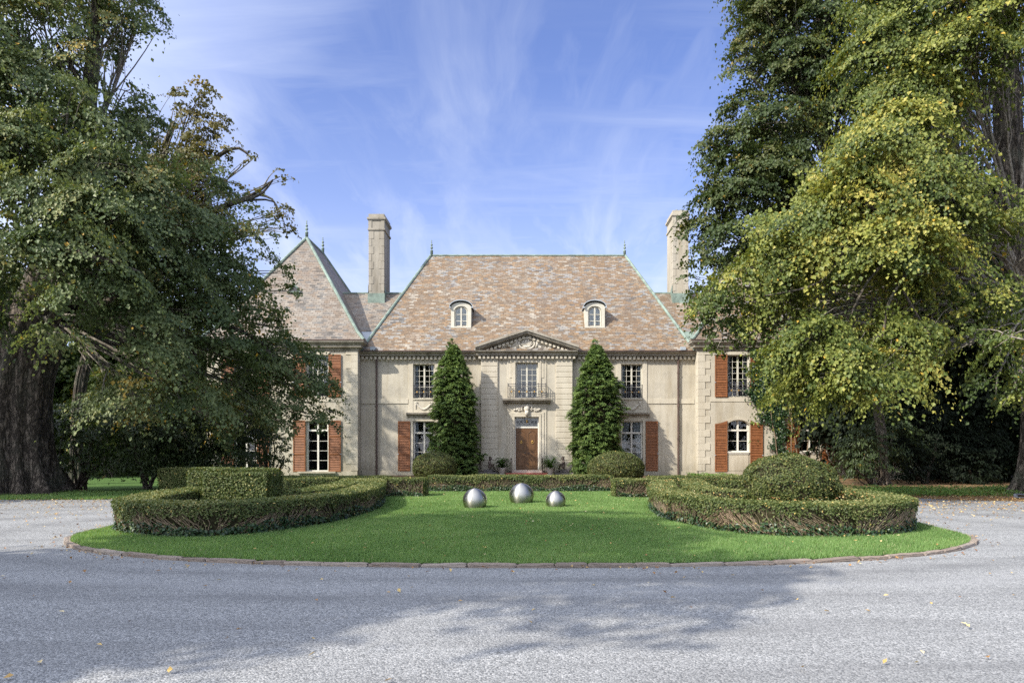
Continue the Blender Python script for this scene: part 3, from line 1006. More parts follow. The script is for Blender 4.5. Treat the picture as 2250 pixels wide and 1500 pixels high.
for s in (-1, 1):
    cx = s * 15.45
    hw = 5.2
    AX, AY0, AY1, AZ = cx + (0.22 if s < 0 else -0.22), 47.0, 50.7, 16.2
    ez = 8.47
    e0, e1, ef, eb = cx - hw, cx + hw, GY - .40, 55.4
    rf = RoofMB()
    # a slight bell-cast kick near the eaves
    def lerp(a, b, t): return tuple(a[i] + (b[i] - a[i]) * t for i in range(3))
    low = [(e0, ef, ez), (e1, ef, ez), (e1, eb, ez), (e0, eb, ez)]
    tops = [(AX, AY0, AZ), (AX, AY0, AZ), (AX, AY1, AZ), (AX, AY1, AZ)]
    mid = []
    for l, t in zip(low, tops):
        m_ = lerp(l, t, 0.10)
        mid.append((m_[0], m_[1], m_[2] - 0.20))
    for i in range(4):
        j = (i + 1) % 4
        rf.face([low[i], low[j], mid[j], mid[i]])
        if i % 2 == 0:
            rf.face([mid[i], mid[j], tops[i]])
        else:
            rf.face([mid[i], mid[j], tops[j], tops[i]])
    wr = rf.build('wing_roof', MAT['slate_grey'] if s < 0 else MAT['slate'], house)
    mb = MB()
    for i in range(4):
        up = lambda p: (p[0], p[1], p[2] + .02)
        mb.tube([up(low[i]), up(mid[i]), up(tops[i])], 0.105, 8)
    mb.tube([(AX, AY0, AZ), (AX, AY1, AZ)], 0.10, 8)
    mb.build('copper_ridge', MAT['verdigris'], wr)
    finial(wr, AX, AY0, AZ + .05, .72)
    finial(wr, AX, AY1, AZ + .05, .72)
    # small copper eyebrow vent on the front slope
    vx, vy, vz = cx + .2, 44.62, 11.95
    mb = MB()
    arc = [(vx + .30 * math.cos(a), vz + .34 * math.sin(a)) for a in np.linspace(0, PI, 13)]
    mb.prism_y(list(arc), vy - .1, vy + .9)
    mb.tube([(x, vy - .12, z) for x, z in arc], .05, 6)
    mb.box(vx - .42, vx + .42, vy - .16, vy + .3, vz - .07, vz)
    mb.tube([(vx, vy + .1, vz + .3), (vx, vy + .1, vz + .52)], [.05, .012], 6)
    vent = mb.build('roof_vent', MAT['verdigris'], wr)
    MB().prism_y([(vx + .21 * math.cos(a), vz + .02 + .24 * math.sin(a)) for a in np.linspace(0, PI, 13)], vy - .108, vy - .095).build('louvre', MAT['iron'], vent)

    # link roof between wing and main block
    xa, xb = (7.2, 15.6) if s > 0 else (-15.6, -7.2)
    rf = RoofMB()
    rf.face([(xa, 45.0, 9.42), (xb, 45.0, 9.42), (xb, 48.0, 12.62), (xa, 48.0, 12.62)])
    rf.face([(xb, 51.0, 9.42), (xa, 51.0, 9.42), (xa, 48.0, 12.62), (xb, 48.0, 12.62)])
    lr = rf.build('link_roof', MAT['slate_grey'] if s < 0 else MAT['slate'], house)
    mb = MB()
    mb.tube([(xa, 48, 12.63), (xb, 48, 12.63)], .07, 8)
    mb.build('copper_ridge', MAT['verdigris'], lr)
    mb = MB()
    q0, q1 = (9.0, 12.4) if s > 0 else (-12.4, -9.0)
    mb.add([(q0, 43.62, 7.96), (q1, 43.62, 7.96), (q1, 45.0, 9.40), (q0, 45.0, 9.40), (q0, 45.0, 7.9), (q1, 45.0, 7.9)],
           [(0, 1, 2, 3), (0, 3, 4), (1, 5, 2), (3, 2, 5, 4), (0, 4, 5, 1)])
    mb.build('valley_flashing', MAT['lead'] if s < 0 else MAT['verdigris'], lr)
    mb = MB()
    hx = s * 9.86
    mb.box(hx - .17, hx + .17, WY - .64, WY - .42, 7.96, 8.17)
    mb.build('rain_hopper', MAT['lead'], lr)

    # chimney stack
    cx0, cx1 = (-11.02, -9.97) if s < 0 else (10.05, 11.10)
    ytop = 17.95 if s < 0 else 18.2
    y0, y1 = 47.3, 49.3
    mb = MB()
    mb.box(cx0, cx1, y0, y1, 9.6, ytop - .42)
    z = 12.6
    k = 0
    while z < ytop - 1.3:                                            # dressed corner stones
        wd = .34 if k % 2 else .20
        t = z + .52
        for (ca, d) in ((cx0, 1), (cx1, -1)):
            mb.bbox(ca - d * .022, ca + d * wd, y0 - .022, y0 + (.5 if k % 2 == 0 else .3), z, t - .015, .008)
        z += .52
        k += 1
    mb.box(cx0 - .07, cx1 + .07, y0 - .07, y1 + .07, ytop - 1.12, ytop - 1.0)
    mb.box(cx0 - .03, cx0 + .2, y0 - .035, y0 + .2, ytop - 1.0, ytop - .42)
    mb.box(cx1 - .2, cx1 + .03, y0 - .035, y0 + .2, ytop - 1.0, ytop - .42)
    mb.box(cx0 - .05, cx1 + .05, y0 - .05, y1 + .05, ytop - .46, ytop - .38)
    mb.box(cx0 - .11, cx1 + .11, y0 - .11, y1 + .11, ytop - .38, ytop - .24)
    mb.box(cx0 - .02, cx1 + .02, y0 - .02, y1 + .02, ytop - .24, ytop)
    ch = mb.build('chimney', MAT['stone_dirty'] if s < 0 else MAT['stone_chimney'], lr)
    mb = MB()
    mb.box(cx0 - .06, cx1 + .06, y0 - .10, y1 + .06, 11.7, 12.45)
    mb.add([(cx0 - .05, y0 - .02, 12.45), (cx0 - .05, y0 + 1.0, 12.45), (cx0 - .05, y0 - .02, 13.1), (cx1 + .05, y0 - .02, 12.45), (cx1 + .05, y0 + 1.0, 12.45), (cx1 + .05, y0 - .02, 13.0)],
           [(0, 2, 1), (3, 4, 5)])
    mb.build('chimney_flashing', MAT['verdigris'], lr)
    if s > 0:
        mb = MB()
        for dx in (.36, .66):
            mb.lathe([(.09, 0), (.09, .16), (.11, .17), (.11, .22), (.15, .23), (.02, .30)], (cx0 + dx, y0 + .6, ytop - .02), 10)
        mb.build('chimney_cowls', MAT['lead'], lr)

# dormers on the main roof
def dormer(cx):
    y = 44.82
    z0, zs, zt = 9.55, 10.95, 11.30
    hw, ow = 0.66, 0.44
    # arched front with an opening
    arch_o = [(cx + hw * math.cos(a), zs + (zt - zs) * math.sin(a)) for a in np.linspace(0, PI, 15)]
    mb = MB()
    out = [(cx + hw, z0)] + arch_o + [(cx - hw, z0)]
    iz0, izs = 9.72, 10.72
    inn = [(cx + ow, iz0)] + [(cx + ow * math.cos(a), izs + 0.34 * math.sin(a)) for a in np.linspace(0, PI, 15)] + [(cx - ow, iz0)]
    n = len(out)
    k = len(mb.v)
    for (x, z) in out: mb.v.append((x, y, z))
    for (x, z) in inn: mb.v.append((x, y, z))
    for (x, z) in inn: mb.v.append((x, y + .22, z))
    for (x, z) in out: mb.v.append((x, y + 2.6, z))
    for i in range(n - 1):
        mb.f.append((k + i, k + i + 1, k + n + i + 1, k + n + i))
        mb.f.append((k + n + i, k + n + i + 1, k + 2 * n + i + 1, k + 2 * n + i))
        mb.f.append((k + 3 * n + i, k + 3 * n + i + 1, k + i + 1, k + i))
    mb.f.append((k, k + n, k + 2 * n - 1, k + n - 1))
    mb.f.append((k + n, k + 2 * n, k + 3 * n - 1, k + 2 * n - 1))
    mb.f.append(tuple(k + 2 * n + i for i in range(n - 1, -1, -1)) )
    dm = mb.build('dormer', MAT['paint'], house)
    bpy.context.view_layer.update()
    mb = MB()
    cap = [(cx + (hw + .08) * math.cos(a), zs + .03 + (zt - zs + .07) * math.sin(a)) for a in np.linspace(0, PI, 15)]
    top = [(cx + (hw + .11) * math.cos(a), zs + .03 + (zt - zs + .13) * math.sin(a)) for a in np.linspace(0, PI, 15)]
    for i in range(14):
        a, b, c_, d = cap[i], cap[i + 1], top[i + 1], top[i]
        mb.prism_y([a, b, c_, d][::-1] if False else [a, d, c_, b], y - .16, y + 2.6)
    for s in (-1, 1):
        mb.box(cx + s * hw, cx + s * (hw + .12), y - .16, y + .1, zs - .04, zs + .04)
    mb.build('dormer_roof', MAT['lead'], dm)
    mb = MB()
    yf = y + .12
    arc = [(cx + (ow - .05) * math.cos(a), yf, izs + .29 * math.sin(a)) for a in np.linspace(0, PI, 13)]
    mb.tube([(cx + ow - .05, yf, iz0)] + arc + [(cx - ow + .05, yf, iz0)], .045, 6)
    mb.box(cx - .05, cx + .05, yf - .04, yf + .05, iz0, izs + .30)
    for z in (iz0 + .04, 10.02 + .07, 10.42 + .10):
        mb.box(cx - ow + .02, cx + ow - .02, yf - .015, yf + .015, z - .02, z + .02)
    fr = mb.build('window_frame', MAT['paint'], dm)
    MB().prism_y(inn[::-1], yf + .03, yf + .035).build('pane', MAT['glass'], fr)


dormer(fx(1013, 44.8))
dormer(fx(1307, 44.8))


# ------------------------------------------------------------------ windows, shutters, doors of the house
def window(cx, z0, z1, hw, wy, rows, cols, transom=None, curtain=0, mat='paint', arch=0.0, shade=False):
    """casement pair in an opening; sub-parts: panes and curtains"""
    y = wy + 0.17
    mb = MB()
    f = 0.055
    mb.box(cx - hw, cx - hw + f, y, y + .10, z0, z1)
    mb.box(cx + hw - f, cx + hw, y, y + .10, z0, z1)
    mb.box(cx - hw + f, cx + hw - f, y, y + .10, z1 - f, z1)
    mb.box(cx - hw + f, cx + hw - f, y, y + .10, z0, z0 + f * 1.2)
    zt = z1 - f
    if transom:
        mb.box(cx - hw + f, cx + hw - f, y - .025, y + .10, transom - .055, transom + .055)
        zt = transom - .055
        mb.box(cx - .055, cx + .055, y - .012, y + .09, transom + .055, z1 - f)
        for s in (-1, 1):
            mb.box(cx + s * (hw - f), cx + s * (hw - f - .07), y - .008, y + .08, transom + .055, z1 - f)
    zb = z0 + f * 1.2
    mb.box(cx - .052, cx + .052, y - .012, y + .095, zb, zt)
    for s in (-1, 1):
        mb.box(cx + s * (hw - f), cx + s * (hw - f - .038), y - .006, y + .085, zb, zt)
        xi0, xi1 = cx + s * .052, cx + s * (hw - f - .038)
        for k in range(1, cols):
            x = xi0 + (xi1 - xi0) * k / cols
            mb.box(x - .011, x + .011, y + .015, y + .055, zb, zt)
        for k in range(1, rows):
            z = zb + (zt - zb) * k / rows
            mb.box(xi0, xi1, y + .010, y + .05, z - .012, z + .012)
    w_ = mb.build('window', MAT[mat], house)
    mb = MB()
    mb.add([(cx - hw + .02, y + .06, z0 + .02), (cx + hw - .02, y + .06, z0 + .02), (cx + hw - .02, y + .06, z1 - .02), (cx - hw + .02, y + .06, z1 - .02)], [(0, 1, 2, 3)])
    mb.build('pane', MAT['glass'], w_)
    if curtain:
        for s in (-1, 1):
            mb = MB()
            n = 14
            top = zt + (.9 if transom else 0)
            k = len(mb.v)
            for i in range(n + 1):
                t = i / n
                for q in range(7):
                    r = q / 6
                    pinch = 1.0 if curtain == 1 else (0.42 + 0.58 * abs(r - 0.38) / 0.62)
                    wdt = (.24 if curtain == 1 else .60) * pinch
                    x = cx + s * (hw - .05 - wdt * t)
                    mb.v.append((x, y + .20 + .035 * math.sin(t * 20), z0 + (min(top, z1) - z0) * r))
            for i in range(n):
                for q in range(6):
                    mb.f.append((k + i * 7 + q, k + (i + 1) * 7 + q, k + (i + 1) * 7 + q + 1, k + i * 7 + q + 1))
            mb.build('curtain', MAT['curtain'], w_, smooth=True)
    return w_


def shutter(x0, x1, z0, z1, wy, curve=0.0, out=1):
    """louvred shutter: frame with rails and slats; curve = extra height of the side nearest the window"""
    mb = MB()
    y0, y1 = wy - 0.085, wy - 0.035
    st = 0.062
    mb.box(x0, x0 + st, y0, y1, z0, z1 + (0 if out < 0 else 0))
    mb.box(x1 - st, x1, y0, y1, z0, z1)
    rails = [z0, z0 + (z1 - z0) * .345, z0 + (z1 - z0) * .69, z1]
    mb.box(x0 + st, x1 - st, y0 + .003, y1, z0, z0 + .10)
    mb.box(x0 + st, x1 - st, y0 + .003, y1, z1 - .09, z1)
    for z in rails[1:3]:
        mb.box(x0 + st, x1 - st, y0 + .003, y1, z - .05, z + .05)
    segs = [(z0 + .10, rails[1] - .05), (rails[1] + .05, rails[2] - .05), (rails[2] + .05, z1 - .09)]
    for a, b in segs:
        n = max(3, int((b - a) / .098))
        for i in range(n):
            z = a + (i + .5) * (b - a) / n
            mb.add([(x0 + st, y0 + .006, z - .042), (x1 - st, y0 + .006, z - .042), (x1 - st, y1 - .004, z + .034), (x0 + st, y1 - .004, z + .034),
                    (x0 + st, y0 + .016, z - .050), (x1 - st, y0 + .016, z - .050)], [(0, 1, 2, 3), (4, 5, 1, 0)])
        mb.box(x0 + st, x1 - st, y1 - .003, y1 + .004, a, b)
    if curve:
        n = 10
        xs = np.linspace(x0, x1, n)
        for i in range(n - 1):
            ta, tb = [(x - x0) / (x1 - x0) for x in (xs[i], xs[i + 1])]
            if curve < 0:
                ta, tb = 1 - ta, 1 - tb
            ha, hb = abs(curve) * ta ** 1.6, abs(curve) * tb ** 1.6
            mb.prism_y([(xs[i], z1 - .001), (xs[i + 1], z1 - .001), (xs[i + 1], z1 + hb + .001), (xs[i], z1 + ha + .001)], y0, y1)
    mb.add([], [])
    o = mb.build('shutter', MAT['shutter'], house)
    xk = x0 if out < 0 else x1
    MB().box(xk - .05, xk + .05, y0 - .022, y0 - .002, rails[1] - .02, rails[1] + .02).build('shutter_latch', MAT['lead'], o)
    return o


def railing(x0, x1, z0, z1, y, returns=0.0):
    """wrought-iron balcony railing with scrolls and gilded rosettes"""
    mb = MB()
    t = .016
    mb.box(x0, x1, y - .02, y + .02, z1 - .03, z1)
    mb.box(x0, x1, y - .014, y + .014, z1 - .16, z1 - .135)
    mb.box(x0, x1, y - .014, y + .014, z0 + .04, z0 + .065)
    L = x1 - x0
    n = max(3, round(L / .46))
    for i in range(n + 1):
        x = x0 + L * i / n
        mb.box(x - t, x + t, y - t, y + t, z0, z1)
        mb.ball((x, y, z1 + .03), .03, n=6, m=4)
    for i in range(n):
        xc = x0 + L * (i + .5) / n
        hw = L / n * .40
        h = (z1 - z0 - .24) / 2
        zc = z0 + .065 + h
        for s in (-1, 1):
            for v in (-1, 1):
                pts = []
                for a in np.linspace(0, 1.6 * PI, 16):
                    r = 1 - a / (1.6 * PI) * .62
                    pts.append((xc + s * (hw * .5 - hw * .5 * r * math.cos(a)), y, zc + v * (h * .5 - h * .52 * r * math.sin(a) * (1 if True else 1)) ))
                mb.tube(pts, .013, 4)
        mb.tube([(xc, y, z0 + .06), (xc, y, z1 - .14)], .011, 4)
    if returns:
        for x in (x0, x1):
            mb.box(x - .016, x + .016, y + .02, y + returns, z1 - .03, z1)
            mb.box(x - .013, x + .013, y + .02, y + returns, z0 + .04, z0 + .065)
            for k in range(1, 4):
                yy = y + returns * k / 4
                mb.box(x - .011, x + .011, yy - .011, yy + .011, z0 + .04, z1)
    o = mb.build('balcony_railing', MAT['iron'], house)
    for i in range(n):
        mb = MB()
        xc = x0 + L * (i + .5) / n
        mb.ball((xc, y - .02, z0 + (z1 - z0) * .44), .035, .02, .04, 8, 5)
        for a in range(5):
            an = 2 * PI * a / 5
            mb.ball((xc + .042 * math.cos(an), y - .015, z0 + (z1 - z0) * .44 + .042 * math.sin(an)), .018, .014, .018, 6, 4)
        mb.build('gilded_rosette', MAT['gold'], o)
    return o


# main block
for s in (-1, 1):
    cx = s * 6.70
    window(cx, UPZ[0], UPZ[1], 0.69, WY, 6, 2, curtain=1)
    railing(cx - .66, cx + .66, 5.0, 5.78, WY - 0.02)
    # stone architrave joined to the swag panel and hood below
    mb = MB()
    for sx in (-1, 1):
        mb.bbox(cx + sx * .692, cx + sx * .98, WY - .05, WY + .02, 4.0, 7.30, .012)
    mb.bbox(cx - .98, cx + .98, WY - .051, WY + .02, 7.132, 7.31, .012)
    mb.box(cx - .69, cx + .69, WY - .09, WY + .02, 4.84, 4.928)
    mb.build('window_architrave', MAT['stone'], house)
    mb = MB()
    mb.box(cx - .688, cx + .688, WY - .03, WY + .02, 4.02, 4.838)
    mb.build('swag_panel', MAT['stone'], house)
    mb = MB()
    rng = random.Random(3)
    for k in range(22):
        t = k / 21
        mb.ball((cx - .46 + .92 * t, WY - .05, 4.58 - .34 * math.sin(PI * t)), .05 + .03 * math.sin(PI * t), .05, .05 + .03 * math.sin(PI * t), 7, 5)
    for sx in (-1, 1):
        for k in range(5):
            mb.ball((cx + sx * .53, WY - .05, 4.66 - .09 * k), .055 - .006 * k, .04, .05, 7, 5)
        mb.tube([(cx + sx * .53, WY - .05, 4.62), (cx + sx * .44, WY - .06, 4.72), (cx + sx * .36, WY - .05, 4.62)], .025, 5)
    mb.build('swag_relief', MAT['relief'], house, smooth=True)
    mb = MB()
    mb.profile_x([(WY + .02, 3.74), (WY - .10, 3.74), (WY - .13, 3.82), (WY - .30, 3.90), (WY - .33, 3.99), (WY - .05, 4.04), (WY + .02, 4.04)], cx - 1.10, cx + 1.10)
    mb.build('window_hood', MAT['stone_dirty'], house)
    mb = MB()
    mb.box(cx - .92, cx + .92, WY - .055, WY + .02, 3.472, 3.738)
    for sx in (-1, 1):
        mb.box(cx + sx * .702, cx + sx * .86, WY - .05, WY + .02, .26, 3.47)
    mb.build('window_architrave', MAT['stone'], house)
    window(cx, 0.25, 3.47, 0.70, WY, 4, 1, transom=2.72, curtain=2 if s > 0 else 1, mat='white')
    railing(cx - .68, cx + .68, .30, 1.05, WY + .06)
    shutter(cx + s * .88, cx + s * 1.66, .26, 3.47, WY - .01, out=s) if s > 0 else shutter(cx - 1.66, cx - .88, .26, 3.47, WY - .01, out=-1)
    if s > 0:
        shutter(cx - 1.66, cx - .88, .26, 3.47, WY - .01, out=-1)
    # rainwater pipe
    px_ = -9.73 if s < 0 else 9.66
    mb = MB()
    mb.tube([(px_, WY - .20, 7.62), (px_, WY - .16, 7.35), (px_, WY - .14, 7.1), (px_, WY - .14, -.3)], .062, 8)
    for z in (6.5, 4.4, 2.3, .5):
        mb.tube([(px_, WY - .14, z), (px_, WY - .14, z + .09)], .08, 8)
    mb.build('rainwater_pipe', MAT['gutter'], house)

# door bay: upper window with balcony
window(XC, 4.91, 7.18, .715, PY_, 6, 2, curtain=1)
mb = MB()
for sx in (-1, 1):
    mb.bbox(XC + sx * .717, XC + sx * .92, PY_ - .09, PY_ + .02, 4.92, 7.36, .02)
    mb.bbox(XC + sx * .922, XC + sx * 1.10, PY_ - .06, PY_ + .02, 6.2, 7.36, .015)
    mb.bbox(XC + sx * .92, XC + sx * 1.26, PY_ - .035, PY_ + .02, 4.92, 7.358, .01)
mb.bbox(XC - 1.10, XC + 1.10, PY_ - .091, PY_ + .02, 7.182, 7.365, .02)
mb.build('window_architrave', MAT['stone'], house)
mb = MB()
mb.profile_x([(PY_ + .02, 4.62), (PY_ - .30, 4.62), (PY_ - .36, 4.70), (PY_ - .50, 4.76), (PY_ - .53, 4.87), (PY_ - .50, 4.90), (PY_ + .02, 4.90)], XC - 1.52, XC + 1.52)
mb.build('balcony_slab', MAT['stone_dirty'], house)
railing(XC - 1.20, XC + 1.20, 4.91, 5.80, PY_ - .44, returns=.40)

# door surround, door, fanlight
mb = MB()
for sx in (-1, 1):
    mb.bbox(XC + sx * .772, XC + sx * .93, PY_ - .12, PY_ + .02, .34, 3.87, .02)
    mb.bbox(XC + sx * .93, XC + sx * 1.12, PY_ - .085, PY_ + .02, .26, 4.0, .02)
    mb.bbox(XC + sx * 1.12, XC + sx * 1.26, PY_ - .05, PY_ + .02, .26, 4.61, .015)
mb.bbox(XC - .93, XC + .93, PY_ - .121, PY_ + .02, 3.712, 3.87, .02)
mb.bbox(XC - 1.12, XC + 1.12, PY_ - .086, PY_ + .02, 3.872, 4.02, .02)
mb.box(XC - 1.26, XC + 1.26, PY_ - .045, PY_ + .02, 4.022, 4.61)
mb.build('door_surround', MAT['stone'], house)
mb = MB()
rng = random.Random(8)
mb.ball((XC, PY_ - .14, 4.24), .19, .13, .24)
mb.ball((XC, PY_ - .13, 4.46), .15, .10, .10)
mb.tube([(XC, PY_ - .15, 4.1), (XC, PY_ - .17, 3.95), (XC, PY_ - .14, 3.76)], [.13, .15, .05], 8)
for sx in (-1, 1):
    mb.tube([(XC + sx * .12, PY_ - .12, 4.42), (XC + sx * .28, PY_ - .13, 4.44), (XC + sx * .34, PY_ - .12, 4.28), (XC + sx * .24, PY_ - .12, 4.18)], [.06, .07, .06, .04], 6)
    for k in range(20):
        t = rng.random()
        mb.ball((XC + sx * (.28 + .55 * t), PY_ - .09, 4.10 + rng.random() * (.30 - .16 * t)), rng.uniform(.05, .10), .07, rng.uniform(.04, .08), 7, 5)
mb.build('keystone_relief', MAT['relief'], house, smooth=True)

yd = PY_ + .20
door_part = MB()
door_part.box(XC - .77, XC + .77, yd - .03, yd + .06, 3.02, 3.12)
door_part.box(XC - .77, XC - .70, yd - .03, yd + .06, 3.12, 3.71)
door_part.box(XC + .70, XC + .77, yd - .03, yd + .06, 3.12, 3.71)
door_part.box(XC - .77, XC + .77, yd - .03, yd + .06, 3.65, 3.71)
door_part.box(XC - .772, XC - .712, yd - .05, yd + .06, .345, 3.02)
door_part.box(XC + .712, XC + .772, yd - .05, yd + .06, .345, 3.02)
dframe = door_part.build('door_frame', MAT['white'], house)
mb = MB()
for s in (-1, 1):                                                   # fanlight ironwork
    for (cx_, r0, v) in ((.20, .17, 1), (.50, .15, -1), (.36, .10, 1), (.60, .08, 1)):
        pts = []
        for a in np.linspace(0, 3.2 * PI, 26):
            r = r0 * (1 - a / (3.2 * PI) * .8)
            pts.append((XC + s * (cx_ + r * math.cos(a)), yd - .02, 3.38 + v * (.02 + r * math.sin(a) * 1.15)))
        mb.tube(pts, .013, 4)
    mb.tube([(XC + s * .02, yd - .02, 3.13), (XC + s * .12, yd - .02, 3.38), (XC + s * .05, yd - .02, 3.62)], .014, 4)
mb.build('fanlight_ironwork', MAT['iron'], dframe)
mb = MB()
mb.ball((XC, yd - .03, 3.45), .06, .03, .11, 8, 6)
mb.build('gilded_crest', MAT['gold'], dframe)
MB().add([(XC - .7, yd + .02, 3.12), (XC + .7, yd + .02, 3.12), (XC + .7, yd + .02, 3.65), (XC - .7, yd + .02, 3.65)], [(0, 1, 2, 3)]).build('fanlight_pane', MAT['glass'], dframe)
for s in (-1, 1):
    a, b = (XC - .71, XC - .004) if s < 0 else (XC + .004, XC + .71)
    mb = MB()
    mb.box(a, b, yd, yd + .06, .35, 3.015)
    st = .11
    for (z0, z1, curved) in ((1.52, 2.86, True), (.52, 1.18, False)):
        # raised panel with moulding
        mb.box(a + st - .012, b - st + .012, yd - .020, yd + .01, z0 - .03, z0)
        for xx in (a + st - .03, b - st):
            mb.box(xx, xx + .03, yd - .022, yd + .01, z0 - .03, z1 - (.16 if curved else 0))
        if curved:
            pts = [(x_, yd - .008, z1 - .14 + .14 * math.cos((x_ - (b if s < 0 else a) ) / (b - a) * 1.5)) for x_ in np.linspace(a + st - .015, b - st + .015, 12)]
            pts = [(x_, yd - .008, z1 - .17 + .15 * math.sin(PI * np.clip((x_ - a - st) / (b - a - 2 * st), 0, 1))) for x_ in np.linspace(a + st - .015, b - st + .015, 12)]
            mb.tube(pts, .02, 6)
        else:
            mb.box(a + st - .012, b - st + .012, yd - .020, yd + .01, z1, z1 + .03)
        mb.bbox(a + st + .05, b - st - .05, yd - .022, yd + .01, z0 + .05, z1 - (.24 if curved else .05), .02)
    mb.box(a + st - .02, b - st + .02, yd - .012, yd + .01, 1.27, 1.43)
    d = mb.build('door', MAT['door'], house)
    mb = MB()
    kx = (a + b) / 2
    ring = [(kx + .065 * math.sin(t), yd - .05, 2.10 - .06 * math.cos(t)) for t in np.linspace(0, 2 * PI, 17)]
    mb.tube(ring, .018, 6, cap=False)
    mb.ball((kx, yd - .04, 2.18), .05, .04, .05)
    mb.build('knocker', MAT['gold'], d)
    hx = b - .06 if s < 0 else a + .06
    MB().tube([(hx, yd - .01, 1.40), (hx, yd - .08, 1.40), (hx - s * -.0 + s * .10, yd - .08, 1.39)], .018, 6).build('handle', MAT['iron'], d)
mb = MB()
mb.box(XC - 1.05, XC + 1.05, PY_ - .42, PY_ + .2, -.1, .34)
mb.build('threshold', MAT['step'], house)
mb = MB()
mb.box(XC - 1.32, XC + 1.32, PY_ - .86, PY_ - .423, -.1, .17)
mb.build('door_step', MAT['brick'], house)

# wing windows and shutters
for s in (-1, 1):
    for i, bx in enumerate(BAYS):
        cx = s * bx
        window(cx, 4.95, 7.60, .70, GY, 7, 2, curtain=1)
        railing(cx - .68, cx + .68, 4.97, 5.86, GY - .03)
        for d in (-1, 1):
            a, b = sorted((cx + d * .73, cx + d * 1.50))
            shutter(a, b, 4.95, 7.62, GY - .01, out=d)
        mb = MB()
        mb.box(cx - .78, cx + .78, GY - .06, GY + .02, 7.602, 7.80)
        mb.build('lintel', MAT['stone'], house)
        if s < 0:
            window(cx, .27, 3.45, .70, GY, 4, 1, transom=2.85, mat='white')
            for d in (-1, 1):
                a, b = sorted((cx + d * .73, cx + d * 1.50))
                shutter(a, b, .24, 3.47, GY - .01, out=d)
            mb = MB()
            mb.box(cx - 1.2, cx + 1.2, GY - .20, GY - .072, .16, .265)
            mb.build('window_sill', MAT['stone'], house)
        else:
            window(cx, 1.50, 3.50, .70, GY, 2, 1, transom=2.86, mat='white')
            for d in (-1, 1):
                a, b = sorted((cx + d * .73, cx + d * 1.50))
                shutter(a, b, .24, 3.26, GY - .01, curve=(.20 if d < 0 else -.20), out=d)
            mb = MB()
            # segmental arch: spandrels fill the corners of the opening, an arch band stands proud of the wall
            n = 14
            def za(x, base=3.20, rise=.30, half=.70): return base + rise * (1 - (x / half) ** 2)
            xs = np.linspace(-.70, .70, n + 1)
            for k in range(n):
                mb.prism_y([(cx + xs[k], za(xs[k])), (cx + xs[k + 1], za(xs[k + 1])), (cx + xs[k + 1], 3.499), (cx + xs[k], 3.499)], GY + .002, GY + .30)
            xs = np.linspace(-.86, .86, n + 1)
            for k in range(n):
                la, lb = za(xs[k], 3.185, .33, .86), za(xs[k + 1], 3.185, .33, .86)
                mb.prism_y([(cx + xs[k], la), (cx + xs[k + 1], lb), (cx + xs[k + 1], lb + .17), (cx + xs[k], la + .17)], GY - .05, GY + .001)
            mb.build('window_arch', MAT['stone'], house)
            mb = MB()
            mb.box(cx - .70, cx + .70, GY - .09, GY + .30, 1.442, 1.505)
            mb.box(cx - .64, cx + .64, GY - .06, GY + .02, 1.36, 1.440)
            mb.build('window_sill', MAT['white'], house)
            mb = MB()
            mb.box(cx - .62, cx + .62, GY - .022, GY + .02, .32, 1.30)
            mb.build('apron_panel', MAT['stone'], house)
# ------------------------------------------------------------------ things by the door
def lantern(x, y, z):
    r_ = empty('wall_lantern', (x, y, z), 'small black iron wall lantern on a scrolled bracket left of the front door', 'lantern')
    mb = MB()
    mb.tube([(x, y, z + .34), (x, y - .18, z + .44), (x, y - .36, z + .36), (x, y - .36, z + .28)], .018, 6)
    mb.tube([(x, y, z + .12), (x, y - .12, z + .22), (x, y - .20, z + .40)], .014, 6)
    mb.box(x - .05, x + .05, y - .02, y, z + .05, z + .45)
    mb.build('bracket', MAT['iron'], r_)
    mb = MB()
    c = (x, y - .36, z - .22)
    mb.lathe([(.02, .50), (.12, .36), (.15, .34), (.15, .31), (.13, .31)], c, 6)
    mb.lathe([(.03, -.04), (.10, 0), (.10, .03)], c, 6)
    for k in range(6):
        a = 2 * PI * k / 6
        mb.tube([(c[0] + .095 * math.cos(a), c[1] + .095 * math.sin(a), c[2] + .02), (c[0] + .13 * math.cos(a), c[1] + .13 * math.sin(a), c[2] + .32)], .01, 4)
    mb.build('lantern_frame', MAT['iron'], r_)
    MB().lathe([(.09, .03), (.12, .31)], c, 6).build('lantern_glass', MAT['glass'], r_)


lantern(fx(1043, 43.6), WY - .02, 2.95)


def iron_post(px, label):
    x = fx(px, 43.2)
    mb = MB()
    mb.lathe([(.055, 0), (.055, .05), (.032, .08), (.03, 1.0), (.045, 1.02), (.05, 1.06), (.03, 1.10), (.0, 1.13)], (x, 43.2, 0), 8)
    o = mb.build('iron_post', MAT['gutter'], None, smooth=False)
    tag(o, label, 'post')


iron_post(1123, 'thin dark iron post on the left side of the front door step')
iron_post(1192, 'thin dark iron post on the right side of the front door step')


